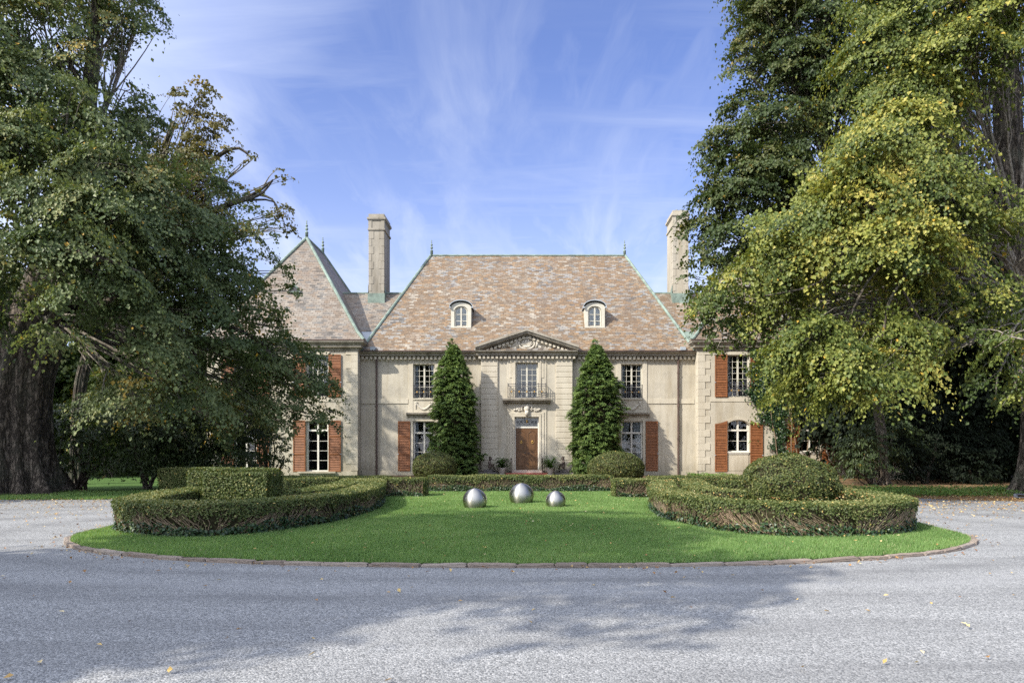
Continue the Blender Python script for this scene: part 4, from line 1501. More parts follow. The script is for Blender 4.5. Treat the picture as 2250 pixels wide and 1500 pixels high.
def statue(px, face, label, pedlabel, high):
    x, y = fx(px, 43.1), 43.1
    mb = MB()
    z = .10
    mb.bbox(x - .62, x + .62, y - .35, y + .35, 0, .19 if high else .24, .03)
    mb.bbox(x - .30, x + .30, y - .26, y + .26, .19 if high else .24, .40 if high else .38, .025)
    ped = mb.build('stone_pedestal', MAT['plinth_dark'])
    tag(ped, pedlabel, 'pedestal')
    zb = .40 if high else .38
    r_ = empty('child_statue', (x, y, zb), label, 'statue')
    f = face
    # seated child hugging its knees: one skinned body
    J = {
        'pelvis': ((0, 0, .10), .105), 'waist': ((0.0, 0, .20), .095), 'chest': ((.02 * f, 0, .31), .105), 'neck': ((.05 * f, 0, .40), .045),
        'head0': ((.06 * f, 0, .44), .055), 'head1': ((.075 * f, 0, .51), .085), 'head2': ((.07 * f, 0, .575), .065),
        'shL': ((.02 * f, -.10, .35), .045), 'elL': ((.13 * f, -.14, .24), .036), 'haL': ((.23 * f, -.06, .23), .030),
        'shR': ((.02 * f, .10, .35), .045), 'elR': ((.13 * f, .14, .24), .036), 'haR': ((.23 * f, .06, .23), .030),
        'hipL': ((.02 * f, -.08, .09), .075), 'knL': ((.21 * f, -.09, .24), .055), 'anL': ((.23 * f, -.08, .05), .036), 'toL': ((.32 * f, -.08, .03), .03),
        'hipR': ((.02 * f, .08, .09), .075), 'knR': ((.21 * f, .09, .24), .055), 'anR': ((.23 * f, .08, .05), .036), 'toR': ((.32 * f, .08, .03), .03)}
    E = [('pelvis', 'waist'), ('waist', 'chest'), ('chest', 'neck'), ('neck', 'head0'), ('head0', 'head1'), ('head1', 'head2'),
         ('chest', 'shL'), ('shL', 'elL'), ('elL', 'haL'), ('chest', 'shR'), ('shR', 'elR'), ('elR', 'haR'),
         ('pelvis', 'hipL'), ('hipL', 'knL'), ('knL', 'anL'), ('anL', 'toL'), ('pelvis', 'hipR'), ('hipR', 'knR'), ('knR', 'anR'), ('anR', 'toR')]
    keys = list(J)
    me = bpy.data.meshes.new('body')
    me.from_pydata([(x + J[k][0][0] * 1.32, y + J[k][0][1] * 1.32, zb + J[k][0][2] * 1.32) for k in keys], [(keys.index(a), keys.index(b)) for a, b in E], [])
    o = link_mesh('body', me, MAT['statue'], r_)
    o.modifiers.new('Skin', 'SKIN')
    sv = me.skin_vertices[0].data
    for i, k in enumerate(keys):
        sv[i].radius = (J[k][1] * 1.3, J[k][1] * 1.3)
    sv[0].use_root = True
    o.modifiers.new('Subdivision', 'SUBSURF').levels = 2
    o.modifiers['Subdivision'].render_levels = 2
    rng = random.Random(5)
    mb = MB()
    hc = (x + .075 * f * 1.32, y, zb + .545 * 1.32)
    for k in range(26):                                              # curls
        a, e = rng.uniform(0, 2 * PI), rng.uniform(-.1, 1.4)
        mb.ball((hc[0] + (.085 * math.cos(a) * math.cos(e) - .02 * f), hc[1] + .085 * math.sin(a) * math.cos(e), hc[2] + .08 * math.sin(e)), .028, n=6, m=4)
    mb.build('hair', MAT['statue'], r_, smooth=True)
    mb = MB()
    fc = (x + .15 * f * 1.32, y, zb + .50 * 1.32)
    mb.ball((fc[0] + .012 * f, fc[1], fc[2]), .018, .014, .022, 6, 4)
    for sy in (-1, 1):
        mb.ball((fc[0] - .012 * f, fc[1] + sy * .035, fc[2] + .02), .014, .014, .010, 6, 4)
        mb.ball((fc[0] - .075 * f, fc[1] + sy * .095, fc[2] + .005), .02, .012, .028, 6, 4)
    mb.ball((fc[0] - .002 * f, fc[1], fc[2] - .038), .012, .028, .009, 6, 4)
    mb.build('face', MAT['statue'], r_, smooth=True)


statue(1074, 1, 'dark stone seated child statue, on the left of the front door, facing right', 'low mossy stone pedestal under the left seated child statue', False)
statue(1240, -1, 'dark stone seated child statue, on the right of the front door, facing left', 'low mossy stone pedestal under the right seated child statue', True)


def fern(px, label, seed, spread):
    x, y = fx(px, 42.75), 42.75
    r_ = empty('potted_fern', (x, y, 0), label, 'potted plant')
    MB().lathe([(.16, 0), (.20, .03), (.16, .09), (.17, .12), (.26, .30), (.29, .42), (.32, .46), (.30, .48), (.27, .44)], (x, y, .02), 16).build('pot', MAT['pot'], r_, smooth=True)
    rng = np.random.default_rng(seed)
    P, N, T = [], [], []
    for k in range(90):
        a = rng.uniform(0, 2 * PI)
        rise = rng.uniform(.2, 1.25)
        ln = rng.uniform(.5, .82) * spread
        d = np.array([math.cos(a), math.sin(a), 0])
        side = np.array([-d[1], d[0], 0])
        prev = None
        for t in np.linspace(.08, 1, 16):
            p = np.array([x, y, .48]) + d * ln * t * (1 - .25 * rise) + np.array([0, 0, (rise * (t * 1.7 - 1.05 * t * t) - .28 * t * t) * ln * 1.25])
            tang = d + np.array([0, 0, rise * (1.7 - 2.1 * t) - .5 * t])
            wv = .085 * (1 - t * .75)
            for s in (-1, 1):
                P.append(p + side * s * wv * .55)
                T.append(side * s + tang * .35)
                N.append(np.array([0, 0, 1.0]) - tang * .3 + rng.normal(size=3) * .12)
    P, N, T = map(np.array, (P, N, T))
    L = .105
    leaf_mesh('fronds', P, N, L, .042, rng.uniform(0, 1, len(P)), MAT['fern'], r_, rng, T=T, fold=.05)


fern(1103, 'green fern in a pale stone pot left of the front door', 21, 1.0)
fern(1209, 'larger drooping fern in a stone pot right of the front door', 22, 1.22)


# ------------------------------------------------------------------ steel spheres on the lawn
def sphere(px, Y, d, label):
    x = fx(px, Y)
    r = d / 2
    sink = .17 * d
    mb = MB()
    n, m = 64, 40
    k = len(mb.v)
    mb.ball((x, Y, r - sink + .035), r, n=n, m=m)
    o = mb.build('steel_sphere', MAT['steel'], None, smooth=True)
    o.data.transform(Matrix.Translation((-x, -Y, -(r - sink + .035))))
    o.location = (x, Y, r - sink + .035)
    tag(o, label, 'sphere', 'brushed steel spheres on the lawn')


sphere(1043.5, 18.1, .645, 'leftmost of the three brushed steel spheres on the lawn, nearest the viewer')
sphere(1146, 19.75, .715, 'largest brushed steel sphere, in the middle of the lawn group')
sphere(1221, 18.4, .54, 'smallest brushed steel sphere, rightmost on the lawn')


# ------------------------------------------------------------------ clipped hedges and bushes
def hedge(name, pts, width, height, label, cat='hedge', seed=1, leaf=.052, twigs=1.0, dens=1.0, ivy=1.0, sides=(-1, 1)):
    rng = np.random.default_rng(seed)
    path, s = smooth_path(pts, .12) if len(pts) > 2 else smooth_path([pts[0], tuple((np.array(pts[0]) + np.array(pts[1])) / 2), pts[1]], .12)
    tan = np.gradient(path, axis=0)
    tan = tan / np.linalg.norm(tan, axis=1, keepdims=True)
    nor = np.stack([tan[:, 1], -tan[:, 0]], axis=1)
    L = s[-1]
    root = empty(name, (path[len(path) // 2][0], path[len(path) // 2][1], 0), label, cat, 'clipped hedges of the parterre')
    ww = 1 + .03 * np.interp(s, np.linspace(0, L, 9), rng.normal(size=9))
    hh = 1 + .02 * np.interp(s, np.linspace(0, L, 11), rng.normal(size=11))

    def frame(sv):
        p = np.stack([np.interp(sv, s, path[:, 0]), np.interp(sv, s, path[:, 1])], axis=1)
        nn = np.stack([np.interp(sv, s, nor[:, 0]), np.interp(sv, s, nor[:, 1])], axis=1)
        nn = nn / np.linalg.norm(nn, axis=1, keepdims=True)
        return p, nn, np.interp(sv, s, ww), np.interp(sv, s, hh)
    # woody interior, kept inside the leaves
    mb = MB()
    n = len(path)
    k = 0
    for i in range(n):
        h = height * hh[i] - .06
        wv = width * ww[i] * .5
        for (o, z) in ((-wv + .13, 0), (-wv + .11, h * .45), (-wv + .055, h * .8), (-wv + .10, h), (wv - .10, h), (wv - .055, h * .8), (wv - .11, h * .45), (wv - .13, 0)):
            mb.v.append((path[i][0] + nor[i][0] * o, path[i][1] + nor[i][1] * o, z + (.0 if z == 0 else rng.uniform(-.012, .012))))
    for i in range(n - 1):
        for j in range(7):
            a = i * 8 + j
            mb.f.append((a, a + 1, a + 9, a + 8))
    mb.f.append(tuple(range(8)))
    mb.f.append(tuple((n - 1) * 8 + j for j in range(7, -1, -1)))
    mb.build('inner_growth', MAT['hedge_core'], root)
    # leaves: thick clipped skin on top, thinning down the faces
    P, N = [], []
    area_top = L * width
    m = int(area_top * 2600 * dens)
    sv = rng.uniform(0, L, m)
    p, nn, w_, h_ = frame(sv)
    o = rng.uniform(-.5, .5, m) * width * w_
    z = height * h_ + rng.normal(0, .016, m) - .012 * (np.abs(o) / (width * .5)) ** 8
    P.append(np.stack([p[:, 0] + nn[:, 0] * o, p[:, 1] + nn[:, 1] * o, z], axis=1))
    N.append(np.array([0, 0, 1.0]) + rng.normal(0, .55, (m, 3)))
    for sd in (-1, 1):
        dd = dens if sd in sides else dens * .35
        m = int(L * height * 3000 * dd)
        sv = rng.uniform(0, L, m)
        zz = rng.uniform(0, 1, m)
        patch = .5 + .5 * np.interp(sv, np.linspace(0, L, int(L * 3) + 4), rng.uniform(-1, 1, int(L * 3) + 4))
        keep = rng.uniform(0, 1, m) < np.clip((zz - (.80 + .14 * min(max(twigs - 1, 0), 1) - .38 * patch)) * 4.0 + .18, .10 if twigs else .9, 1)
        if not twigs:
            keep[:] = True
        sv, zz = sv[keep], zz[keep]
        p, nn, w_, h_ = frame(sv)
        o = sd * (width * w_ * .5 - .045 * (1 - zz) + rng.normal(0, .018, len(sv)))
        P.append(np.stack([p[:, 0] + nn[:, 0] * o, p[:, 1] + nn[:, 1] * o, height * h_ * zz], axis=1))
        N.append(np.concatenate([nn * sd, np.full((len(sv), 1), .35)], axis=1) + rng.normal(0, .55, (len(sv), 3)))
    for e, sg in ((0.0, -1), (L, 1)):                                # end faces
        m = int(width * height * 3200 * dens)
        p, nn, w_, h_ = frame(np.full(m, e))
        tt = np.stack([-nn[:, 1], nn[:, 0]], axis=1) * sg
        o = rng.uniform(-.5, .5, m) * width
        zz = rng.uniform(0, 1, m)
        P.append(np.stack([p[:, 0] + nn[:, 0] * o + tt[:, 0] * rng.normal(.02, .02, m), p[:, 1] + nn[:, 1] * o + tt[:, 1] * rng.normal(.02, .02, m), zz * height], axis=1))
        N.append(np.concatenate([tt, np.full((m, 1), .3)], axis=1) + rng.normal(0, .5, (m, 3)))
    ntop = len(P[0])
    P, N = np.concatenate(P), np.concatenate(N)
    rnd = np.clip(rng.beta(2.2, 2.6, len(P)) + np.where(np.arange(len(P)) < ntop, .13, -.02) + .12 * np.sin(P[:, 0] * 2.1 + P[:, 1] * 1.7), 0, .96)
    rnd[rng.uniform(0, 1, len(P)) < .012] = 1.0
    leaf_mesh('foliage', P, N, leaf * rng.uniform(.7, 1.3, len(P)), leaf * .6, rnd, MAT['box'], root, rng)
    # bare stems showing through the faces
    if twigs:
        mb = MB()
        rr = random.Random(seed)
        for sd in sides:
            for _ in range(int(L * 46 * twigs)):
                sv = rr.uniform(0, L)
                lean = .42 * math.sin(sv * 1.7 + seed) + .25 * math.sin(sv * 4.3 + 2 * seed) + rr.uniform(-.16, .16)
                z0 = rr.uniform(.02, .3) * height
                ln = rr.uniform(.35, .8) * height
                pts = []
                for t in np.linspace(0, 1, 5):
                    q = min(max(sv + lean * t * .9 + rr.uniform(-.03, .03), 0), L)
                    p, nn, w_, h_ = frame(np.array([q]))
                    o = sd * (width * .5 - .075 + .06 * t + rr.uniform(-.01, .01))
                    pts.append((p[0][0] + nn[0][0] * o, p[0][1] + nn[0][1] * o, min(z0 + ln * t, height * .93)))
                r0 = rr.uniform(.004, .0095)
                mb.tube(pts, [r0, r0 * .9, r0 * .8, r0 * .6, r0 * .4], 4, cap=False)
        mb.build('bare_stems', MAT['twig'], root)
        if ivy:
            P, N = [], []
            for sd in sides:
                m = int(L * 300 * ivy)
                sv = rng.uniform(0, L, m)
                top = (.18 + .26 * np.abs(np.sin(sv * 1.3 + seed)) ) * height
                p, nn, w_, h_ = frame(sv)
                zz = rng.uniform(0, 1, m) * top + .03
                o = sd * (width * .5 - .05 + rng.normal(0, .028, m))
                P.append(np.stack([p[:, 0] + nn[:, 0] * o, p[:, 1] + nn[:, 1] * o, zz], axis=1))
                N.append(np.concatenate([nn * sd, np.full((m, 1), .8)], axis=1) + rng.normal(0, .45, (m, 3)))
            P, N = np.concatenate(P), np.concatenate(N)
            leaf_mesh('ivy', P, N, rng.uniform(.05, .085, len(P)), .06, rng.beta(1.6, 2.4, len(P)), MAT['ivy'], root, rng)
    return root


HW = .72
def inset(pts, side, d):
    p, s = smooth_path(pts, .12)
    t = np.gradient(p, axis=0)
    t /= np.linalg.norm(t, axis=1, keepdims=True)
    n = np.stack([t[:, 1], -t[:, 0]], axis=1)
    q = p + n * d * side
    return [tuple(a) for a in q[::6]] + [tuple(q[-1])]


LEFT_FACE = [(-8.25, 18.5), (-8.45, 16.2), (-8.35, 14.4), (-7.9, 13.0), (-7.06, 12.25), (-5.95, 11.95), (-4.95, 12.4), (-4.3, 13.7), (-3.9, 16.0), (-3.95, 18.5), (-4.85, 23.2)]
RIGHT_FACE = [(8.1, 18.5), (8.1, 16.0), (7.9, 14.2), (7.45, 13.1), (6.75, 12.35), (5.8, 11.95), (4.7, 11.95), (3.75, 12.6), (3.2, 14.0), (2.98, 16.0), (3.28, 18.5), (4.2, 23.0)]
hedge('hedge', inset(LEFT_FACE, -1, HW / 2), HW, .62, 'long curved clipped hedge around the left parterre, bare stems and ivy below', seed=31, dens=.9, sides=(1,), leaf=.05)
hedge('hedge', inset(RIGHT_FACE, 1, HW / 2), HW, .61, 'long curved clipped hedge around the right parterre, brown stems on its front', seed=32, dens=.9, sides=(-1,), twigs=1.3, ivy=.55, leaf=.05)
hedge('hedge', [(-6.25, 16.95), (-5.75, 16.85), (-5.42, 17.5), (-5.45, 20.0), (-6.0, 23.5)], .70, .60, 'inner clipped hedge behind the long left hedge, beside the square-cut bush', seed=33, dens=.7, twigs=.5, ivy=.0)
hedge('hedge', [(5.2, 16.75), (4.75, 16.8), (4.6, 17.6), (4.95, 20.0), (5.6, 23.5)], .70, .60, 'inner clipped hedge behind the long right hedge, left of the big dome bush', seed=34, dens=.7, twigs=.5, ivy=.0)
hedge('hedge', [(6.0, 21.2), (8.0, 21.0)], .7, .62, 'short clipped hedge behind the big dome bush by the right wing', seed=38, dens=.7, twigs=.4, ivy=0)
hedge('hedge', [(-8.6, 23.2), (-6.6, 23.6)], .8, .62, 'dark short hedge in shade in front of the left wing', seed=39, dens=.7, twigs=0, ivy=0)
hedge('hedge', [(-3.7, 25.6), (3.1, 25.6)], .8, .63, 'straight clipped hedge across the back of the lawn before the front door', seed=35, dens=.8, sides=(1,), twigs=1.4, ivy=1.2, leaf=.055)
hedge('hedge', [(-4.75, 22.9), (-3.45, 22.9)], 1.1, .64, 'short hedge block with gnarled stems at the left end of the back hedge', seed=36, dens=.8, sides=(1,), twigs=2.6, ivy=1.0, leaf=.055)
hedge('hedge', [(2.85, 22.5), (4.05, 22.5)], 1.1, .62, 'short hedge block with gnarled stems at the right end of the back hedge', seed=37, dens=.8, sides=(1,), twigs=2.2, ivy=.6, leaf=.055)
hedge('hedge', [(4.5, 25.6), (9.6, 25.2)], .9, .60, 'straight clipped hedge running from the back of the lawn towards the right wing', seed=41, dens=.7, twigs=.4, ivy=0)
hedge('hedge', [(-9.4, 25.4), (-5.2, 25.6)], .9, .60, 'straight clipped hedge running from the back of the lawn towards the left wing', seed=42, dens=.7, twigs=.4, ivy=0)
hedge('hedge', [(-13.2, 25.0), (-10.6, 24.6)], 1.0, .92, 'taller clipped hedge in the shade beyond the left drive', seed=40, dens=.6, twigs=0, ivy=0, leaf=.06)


def dome_bush(cx, cy, rx, ry, h, label, seed, dens=1.0, leaf=.05, mat='box_dark'):
    rng = np.random.default_rng(seed)
    root = empty('dome_bush', (cx, cy, 0), label, 'bush', 'dome-clipped bushes')
    mb = MB()
    mb.ball((cx, cy, h * .42), rx * .93, ry * .93, h * .54, 24, 14)
    o = mb.build('inner_growth', MAT['hedge_core'], root, smooth=True)
    m = int(rx * h * 6.28 * 2600 * dens)
    u = rng.normal(size=(m, 3))
    u = unit(u)
    u = u[u[:, 2] > -.75]
    m = len(u)
    lump = 1 + .022 * np.sin(u[:, 0] * 9 + seed) + .022 * np.sin(u[:, 1] * 8 + u[:, 2] * 7)
    rr = (lump + rng.normal(0, .016, m))[:, None]
    P = np.array([cx, cy, h * .42]) + u * rr * np.array([rx, ry, h * .58])
    P[:, 2] = np.maximum(P[:, 2], .03)
    N = u / np.array([rx, ry, h * .58]) + rng.normal(0, .45, (m, 3))
    keep = rng.uniform(size=m) < np.clip(.75 + .6 * np.sin(u[:, 0] * 13 + u[:, 1] * 11 + seed) * np.sin(u[:, 2] * 15), .35, 1)
    P, N, u = P[keep], N[keep], u[keep]
    rnd = np.clip(rng.beta(2.2, 2.4, len(P)), 0, .96)
    rnd[rng.uniform(0, 1, len(P)) < .010] = 1.0
    leaf_mesh('foliage', P, N, leaf * rng.uniform(.7, 1.3, len(P)), leaf * .62, rnd, MAT[mat], root, rng)
    return root


dome_bush(6.45, 16.9, 1.18, 1.15, 1.47, 'largest dome-clipped bush, standing inside the right hedge ring', 51, 1.0, .055)
dome_bush(fx(955, 38), 38, 1.22, 1.2, 1.52, 'small dome-clipped bush in front of the left cypress', 52, .6, .07)
dome_bush(fx(1354, 34), 34, 1.40, 1.3, 1.52, 'wide dome-clipped bush in front of the right cypress', 53, .6, .07)
dome_bush(-7.3, 20.3, .30, .30, .72, 'tiny rounded clipped bush behind the square-cut bush', 54, 1.0, .05)


def block_bush(cx, cy, w, d, h, label, seed):
    rng = np.random.default_rng(seed)
    root = empty('block_bush', (cx, cy, 0), label, 'bush')
    bm = bmesh.new()
    bmesh.ops.create_cube(bm, size=1.0)
    bmesh.ops.bevel(bm, geom=bm.edges[:], offset=.08, segments=3, affect='EDGES')
    me = bpy.data.meshes.new('inner_growth')
    bm.to_mesh(me)
    bm.free()
    me.transform(Matrix.Translation((cx, cy, h / 2)) @ Matrix.Diagonal((w - .12, d - .12, h - .10, 1)))
    link_mesh('inner_growth', me, MAT['hedge_core'], root)
    faces = [((1, 0, 0), d * h), ((-1, 0, 0), d * h), ((0, 1, 0), w * h), ((0, -1, 0), w * h), ((0, 0, 1), w * d)]
    P, N = [], []
    for nrm, ar in faces:
        m = int(ar * 3000)
        u = rng.uniform(-.5, .5, (m, 3))
        nn = np.array(nrm, float)
        ax = int(np.argmax(np.abs(nn)))
        u[:, ax] = nn[ax] * .5
        # round off corners
        e = np.abs(u) * 2
        sh = 1 - .06 * np.clip(np.sort(e, axis=1)[:, 1] - .86, 0, 1) / .14
        p = u * np.array([w, d, h]) * sh[:, None] + np.array([cx, cy, h / 2]) + nn * rng.normal(0, .022, (m, 1))
        P.append(p)
        N.append(nn + rng.normal(0, .5, (m, 3)))
    P, N = np.concatenate(P), np.concatenate(N)
    rnd = np.clip(rng.beta(2.0, 2.6, len(P)), 0, .96)
    rnd[rng.uniform(0, 1, len(P)) < .006] = 1
    leaf_mesh('foliage', P, N, .055 * rng.uniform(.7, 1.3, len(P)), .034, rnd, MAT['box'], root, rng)


block_bush(-6.85, 16.4, 1.6, .95, 1.10, 'square-cut clipped bush standing inside the left hedge ring', 61)
block_bush(-8.95, 19.2, .85, .9, 1.05, 'narrow square-cut bush in shade left of the larger one', 62)


# ------------------------------------------------------------------ grass blades on the lawn, fallen leaves
def in_poly(px, py, poly):
    inside = np.zeros(len(px), bool)
    n = len(poly)
    j = n - 1
    for i in range(n):
        xi, yi = poly[i]
        xj, yj = poly[j]
        c = ((yi > py) != (yj > py)) & (px < (xj - xi) * (py - yi) / (yj - yi + 1e-12) + xi)
        inside ^= c
        j = i
    return inside


def grass(name, poly, dens, h, seed, fade=(9, 28), label='', z0=.03):
    rng = np.random.default_rng(seed)
    A = np.array(poly)
    x0, y0 = A.min(axis=0)
    x1, y1 = A.max(axis=0)
    m = int((x1 - x0) * (y1 - y0) * dens)
    x, y = rng.uniform(x0, x1, m), rng.uniform(y0, y1, m)
    keep = in_poly(x, y, poly) & (rng.uniform(size=m) < np.clip(1.25 - .85 * (y - fade[0]) / (fade[1] - fade[0]), .25, 1))
    x, y = x[keep], y[keep]
    m = len(x)
    hh = h * rng.uniform(.55, 1.25, m) * (1 + .18 * np.sin(x * 1.9) * np.sin(y * 1.4))
    wd = rng.uniform(.004, .0075, m) * np.clip(y / 11, 1, 2.4)
    a = rng.uniform(0, 2 * PI, m)
    lean = rng.uniform(.1, .75, m)
    la = rng.normal(.6, 1.4, m)
    base = np.stack([x, y, np.full(m, z0)], axis=1)
    d = np.stack([np.cos(a), np.sin(a), np.zeros(m)], axis=1) * wd[:, None]
    tip = base + np.stack([np.cos(la) * lean * hh, np.sin(la) * lean * hh, hh * np.sqrt(1 - lean ** 2 * .6)], axis=1)
    v = np.empty((m, 3, 3))
    v[:, 0] = base - d
    v[:, 1] = base + d
    v[:, 2] = tip
    rnd = np.clip(rng.beta(2.2, 2.2, m) * .80 + .13 * np.sin(x * .9 + 1) * np.cos(y * .7) + .10 * np.sin(x * 3.1 + 2 * np.sin(y * 1.3)) * np.sin(y * 2.7), 0, .93)
    rnd[rng.uniform(size=m) < .02] = 1
    o = np_mesh(name, v.reshape(-1, 3), np.arange(m * 3).reshape(m, 3), MAT['grass'], None, rnd)
    tag(o, label, 'grass', kind='stuff')


front = [p for p in lawn_poly if p[1] < 15] 
grass('lawn_grass', lawn_poly, 4200, .060, 71, label='short green mown grass of the oval lawn')
grass('verge_grass', [(-10.2, 24.5), (-10.8, 22.6), (-14, 21.9), (-24, 21.5), (-24, 26), (-10.4, 26)], 500, .09, 72, fade=(20, 60), label='green grass strip beyond the left drive', z0=0)


def litter(name, region, n, seed, size, label, z=.012, far=True, accept=None):
    rng = np.random.default_rng(seed)
    x0, x1, y0, y1 = region
    x, y = rng.uniform(x0, x1, n), rng.uniform(y0, y1, n)
    if accept is not None:
        k = accept(x, y, rng)
        x, y = x[k], y[k]
    m = len(x)
    P = np.stack([x, y, np.full(m, z) + rng.uniform(0, .02, m)], axis=1)
    N = np.array([0, 0, 1.0]) + rng.normal(0, .30, (m, 3))
    o = leaf_mesh(name, P, N, size * rng.uniform(.6, 1.3, m), size * .75 * rng.uniform(.7, 1.1, m), rng.beta(1.6, 1.3, m), MAT['litter'], None, rng, fold=.22)
    tag(o, label, 'leaves', kind='stuff')


def kerb_litter():
    rng = np.random.default_rng(86)
    m = 420
    i = rng.integers(2, len(edge_path) - 3, m)
    p = edge_path[i]
    d = edge_path[i + 1] - edge_path[i - 1]
    n_ = np.stack([d[:, 1], -d[:, 0]], axis=1)
    n_ /= np.linalg.norm(n_, axis=1, keepdims=True)
    off = .14 + rng.gamma(1.3, .14, m)
    P = np.stack([p[:, 0] + n_[:, 0] * off, p[:, 1] + n_[:, 1] * off, rng.uniform(.01, .03, m)], axis=1)
    N = np.array([0, 0, 1.0]) + rng.normal(0, .35, (m, 3))
    o = leaf_mesh('kerb_leaves', P, N, .05 * rng.uniform(.5, 1.3, m), .036, rng.beta(1.2, 1.8, m), MAT['litter'], None, rng, fold=.25)
    tag(o, 'brown and yellow leaves gathered along the granite edging', 'leaves', kind='stuff')


kerb_litter()
on_lawn = lambda x, y, r: in_poly(x, y, lawn_poly)
off_lawn = lambda x, y, r: ~in_poly(x, y, lawn_poly)
litter('fallen_leaves', (-9, 9, 4.5, 13), 210, 81, .055, 'few brown leaves scattered on the front gravel', accept=off_lawn)
litter('lawn_leaves', (-8, 8, 9.5, 25), 420, 82, .05, 'small yellow fallen leaves lying on the lawn', z=.085, accept=on_lawn)
litter('drive_leaves', (-20, -8.4, 13.5, 22.5), 2600, 83, .06, 'yellow fallen leaves across the left drive',
       accept=lambda x, y, r: off_lawn(x, y, r) & (r.uniform(size=len(x)) < np.clip((y - 13) / 7, .05, 1)))
litter('tree_leaves', (7, 26, 11.5, 24.5), 12000, 84, .065, 'thick drift of pale yellow leaves under the right trees',
       accept=lambda x, y, r: off_lawn(x, y, r) & (r.uniform(size=len(x)) < np.clip((y - 12) / 9, .02, 1) ** 2.0))
litter('hedge_leaves', (3.0, 8, 12, 24), 1400, 85, .05, 'yellow leaves caught on the tops of the right hedges', z=.625,
       accept=lambda x, y, r: (np.abs(np.hypot((x - 5.45) / 2.35, (y - 17.5) / 5.4) - .86) < .12))
# ------------------------------------------------------------------ trees
def B(px, py, Y, rx, ry, dens=1.0, shift=0.0, depth=.85):
    """a bough: an ellipsoid of foliage given by where it stands and how large it is there"""
    c = at(px, py, Y)
    k = Y / 1500.0
    return (c, (rx * k, rx * k * depth, ry * k), dens, shift)


def crown(boughs, mat, parent, seed, leaf=.12, cpm=1.9, per=80, rad=(.38, .75), droop=.55, name='crown', hollow=.45, aspect=.85, base=.40):
    rng = np.random.default_rng(seed)
    C, O, RD, SH, TOPN = [], [], [], [], []
    for c, r, dens, sh in boughs:
        r = np.array(r)
        area = 4 * PI * ((r[0] * r[1]) ** 1.6 + (r[0] * r[2]) ** 1.6 + (r[1] * r[2]) ** 1.6) ** (1 / 1.6) / 3 ** (1 / 1.6)
        n = max(3, int(area * cpm * dens))
        u = unit(rng.normal(size=(n, 3)))
        rr = (hollow + (1.04 - hollow) * rng.uniform(0, 1, n) ** .6)
        rr = (rr * np.where(rng.uniform(size=n) < .22, rng.uniform(1.0, 1.28, n), 1.0))[:, None]
        p = np.array(c) + u * rr * r
        C.append(p)
        o = u.copy()
        o[:, 2] *= .25
        o += rng.normal(0, .35, (n, 3)) * np.array([1, 1, .3])
        O.append(unit(o))
        RD.append(rng.uniform(rad[0], rad[1], n) * np.clip(np.mean(r) / 1.1, .55, 1.15))
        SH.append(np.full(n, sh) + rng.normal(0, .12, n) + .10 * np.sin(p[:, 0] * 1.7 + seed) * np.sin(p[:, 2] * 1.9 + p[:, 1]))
    C, O, RD, SH = map(np.concatenate, (C, O, RD, SH))
    n = len(C)
    cnt = np.maximum(8, (per * (RD / .55) ** 2 * rng.uniform(.6, 1.3, n))).astype(int)
    idx = np.repeat(np.arange(n), cnt)
    m = len(idx)
    o, rd = O[idx], RD[idx][:, None]
    z = np.array([0, 0, 1.0])
    tilt = (droop * rng.uniform(.5, 1.4, n))[idx][:, None]
    a = unit(o - z * tilt)
    s = unit(np.cross(np.broadcast_to(z, o.shape), o))
    nn = np.cross(a, s)
    nn = nn * np.sign(nn[:, 2:3] + 1e-6)
    la = rng.normal(0, .52, (m, 1)) * rd * 1.15
    lb = rng.normal(0, .42, (m, 1)) * rd * (1.05 - .35 * np.clip(la / rd, -1, 1.4))
    P = C[idx] + a * la + s * lb + nn * rng.normal(0, .085, (m, 1)) * rd
    P[:, 2] -= (.28 * np.maximum(la[:, 0], 0) ** 2 / rd[:, 0]) + .18 * np.abs(lb[:, 0]) ** 2 / rd[:, 0]
    N = nn * .62 + o * .75 + rng.normal(0, .46, (m, 3))
    T = a - z * .5 + rng.normal(0, .5, (m, 3))
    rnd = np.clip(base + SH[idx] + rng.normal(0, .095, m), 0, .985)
    rnd[rng.uniform(size=m) < .006] = 1.0
    L = leaf * np.clip(rng.lognormal(-.06, .30, m), .45, 1.7)
    leaf_mesh(name, P, N, L, L * aspect, rnd, mat, parent, rng, T=T)
    return C, n


def limb_curve(a, b, rng, sag=.12, n=9, wob=.10):
    a, b = np.array(a, float), np.array(b, float)
    d = np.linalg.norm(b - a)
    mid = (a + b) / 2 + np.array([0, 0, sag * d]) + rng.normal(0, wob * d * .5, 3)
    t = np.linspace(0, 1, n)[:, None]
    p = (1 - t) ** 2 * a + 2 * t * (1 - t) * mid + t ** 2 * b
    p[1:-1] += rng.normal(0, wob * .12 * d / n ** .5, (n - 2, 3))
    return p


